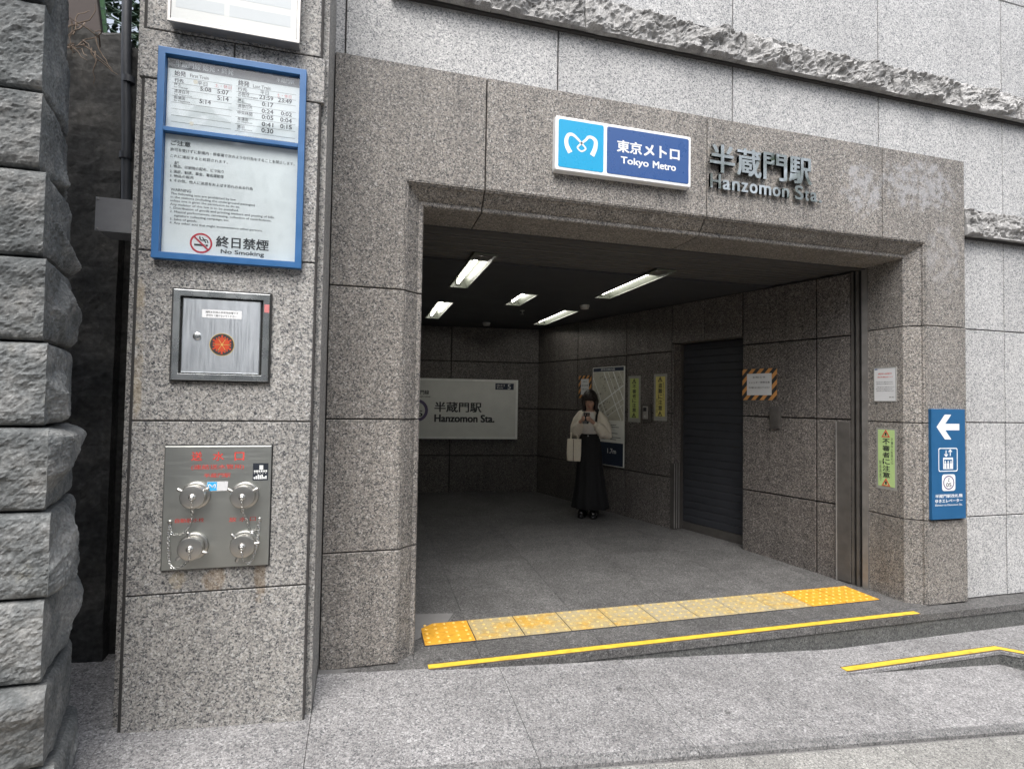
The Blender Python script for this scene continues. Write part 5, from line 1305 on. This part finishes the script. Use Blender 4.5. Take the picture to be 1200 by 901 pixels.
for s in (-1, 1):
    d0 = (EL[s]-SH(s)); d1 = WR[s]-EL[s]
    B.tube([SH(s)+Vector((-s*.03, 0, .0)), SH(s)+d0*.3, SH(s)+d0*.7+Vector((s*.01, .0, 0)), EL[s]+Vector((s*.008, .004, -.012)), EL[s]+d1*.3+Vector((0, 0, -.012)), EL[s]+d1*.6, EL[s]+d1*.80, EL[s]+d1*.86, EL[s]+d1*.96], [.057, .067, .075, .074, .071, .062, .047, .033, .033], 18, rounded=True)
remesh(B, .0065, 'cardigan', 'cream_knit', pe, 3)
child(MB().tube([(.095, -.128, 1.05), (.105, -.148, 1.14), (.108, -.128, 1.225), (.100, -.02, 1.287), (.098, .09, 1.22)], .013, 8), 'shoulder_strap', 'black_cloth')
child(MB().lathe((0, -.097, .975), (0, -1, 0), [(0, .010), (.003, .009), (.004, .004)], 14), 'skirt_button', 'chrome')
for s in (-1, 1):
    B = MB(); B.tube([(s*.066, .025, .19), (s*.066, .020, .10), (s*.067, .012, .06), (s*.070, -.06, .055), (s*.072, -.115, .050)], [.050, .048, .052, .050, .040], 16, rounded=True)
    B.tube([(s*.066, .045, .016), (s*.069, -.04, .016), (s*.072, -.118, .016)], [.038, .042, .040], 16, rounded=True)
    b_ = remesh(B, .006, 'boot', 'leather', pe, 2)
    for p in b_.data.vertices:
        if p.co.z < 0.0: p.co.z = 0.0
ph = MB().prism(rrect(-.036, .036, -.072, .072, .008), Fr((0, 0, 0), (1, 0, 0)), -.004, .004, .0015)
ro = Matrix.Rotation(R(-32), 3, 'X'); rz = Matrix.Rotation(R(-36), 3, 'Z')
pw = Vector((2.60, 6.0, ez(2.6, 6.0)))
phb = MB().add([pw + rz @ (PH*.975 + ro @ p) for p in ph.v], ph.f)
t = phb.build('phone', 'phone', None, smooth=True, label='dark smartphone held in both hands of the person', cat='phone')
# tote bag on the forearm
tb = thing('tote_bag', tuple(pw + rz @ Vector((-.17, -.06, .70))), 'cream tote bag hanging from the forearm of the person', 'bag')
def TB(x, y, z): return pw + rz @ (Vector((x, y, z))*.975)
v = []; f = []; k = 32
for (z, rx, ry) in ((.665, .078, .030), (.672, .086, .040), (.76, .090, .048), (.88, .088, .040), (.930, .086, .026), (.932, .082, .022)):
    for i in range(k):
        q = 2*math.pi*i/k; c, s_ = math.cos(q), math.sin(q); e = .45
        v.append(TB(-.172+rx*abs(c)**e*(1 if c > 0 else -1), -.075+ry*abs(s_)**e*(1 if s_ > 0 else -1)+.004*math.sin(z*40+i), z))
for j in range(5):
    for i in range(k):
        p = (i+1) % k; f.append((j*k+i, j*k+p, (j+1)*k+p, (j+1)*k+i))
f += [tuple(reversed(range(k))), tuple(5*k+i for i in range(k))]
MB().add(v, f).build('bag_body', 'canvas', tb, smooth=True)
MB().add([TB(x, y, z) for z in (.668, .928) for x, y in ((-.175, -.128), (-.168, -.128), (-.168, -.118), (-.175, -.118))], [(0, 1, 5, 4), (1, 2, 6, 5), (2, 3, 7, 6), (3, 0, 4, 7), (4, 5, 6, 7)]).build('bag_fold', 'twig', tb)
for yy in (-.100, -.052):
    MB().tube([TB(-.215, yy, .92), TB(-.213, yy*.9, 1.0), TB(-.172, -.052, 1.062), TB(-.135, yy*.9, 1.0), TB(-.130, yy, .92)], .006, 8).build('bag_handle', 'canvas', tb, smooth=True)

# ---------------------------------------------------------------- unseen building and trees added behind the camera to mirror in steel, darken inside
ob = thing('added_opposite_building', (4, -16, -.75), 'unseen office building added across the street, darkens the entrance and mirrors in the steel', 'building')
MB().box(-34, 40, -27, -16.0, -.75, 11.2).build('facade', 'opp_wall', ob)
FO = Fr((0, -16.0, 0), (-1, 0, 0))
for fl in range(3):
    for k in range(24):
        a = -38+3*k
        if abs(-a) > 60: continue
        wn_ = MB().prism(rect(a, a+1.9, 1.0+3.4*fl, 2.8+3.4*fl), FO, .02, .05).build('window', 'opp_glass', ob)
def street_tree(x, y, z0, hgt, rad, seed, label):
    rnd = random.Random(seed); t = thing('street_tree', (x, y, z0), label, 'tree', 'street trees across from the entrance')
    B = MB(); B.tube([(x, y, z0), (x+.04, y, z0+hgt*.3), (x-.03, y+.05, z0+hgt*.6), (x, y, z0+hgt*.85)], [.15, .12, .09, .03], 12)
    for k in range(7):
        q = rnd.uniform(0, 6.28); zz = z0+hgt*rnd.uniform(.35, .6); B.tube([(x, y, zz), (x+math.cos(q)*rad*.4, y+math.sin(q)*rad*.4, zz+.6), (x+math.cos(q)*rad*.75, y+math.sin(q)*rad*.75, zz+1.3)], [.06, .04, .015], 8)
    B.build('trunk', 'bark', t, smooth=True)
    B = MB(); cs = []
    for _ in range(46):
        q = rnd.uniform(0, 6.28); r_ = rad*math.sqrt(rnd.random())*.95; h_ = rnd.uniform(-1, 1); cs.append(Vector((x+r_*math.cos(q)*math.sqrt(1-h_*h_*.8), y+r_*math.sin(q)*math.sqrt(1-h_*h_*.8), z0+hgt*.68+h_*hgt*.30)))
    for _ in range(5200):
        c = rnd.choice(cs); p = c+Vector((rnd.gauss(0, .26), rnd.gauss(0, .26), rnd.gauss(0, .22)))
        d = Vector((rnd.uniform(-1, 1), rnd.uniform(-1, 1), rnd.uniform(-.7, .4))).normalized(); q = d.orthogonal().normalized(); s_ = rnd.uniform(.07, .14)
        B.add([p, p+d*s_*.5+q*s_*.33, p+d*s_, p+d*s_*.5-q*s_*.33], [(0, 1, 2, 3)])
    B.build('crown', 'tree_leaf', t, kind='stuff')
street_tree(7.6, -4.6, -.75, 8.2, 2.3, 21, 'unseen street tree far right across the pavement, added to mirror in the steel letters')
street_tree(1.6, -5.4, -.75, 7.6, 2.1, 22, 'unseen street tree straight across from the entrance, added to mirror in the steel covers')
street_tree(-4.6, -5.0, -.75, 8.0, 2.4, 23, 'unseen street tree far left across the pavement, added to mirror in the cabinet frame')

# ---------------------------------------------------------------- tidy
bpy.data.objects.remove(_to); bpy.data.curves.remove(_tc)
for o in bpy.data.objects:
    if '_o' in o: del o['_o']
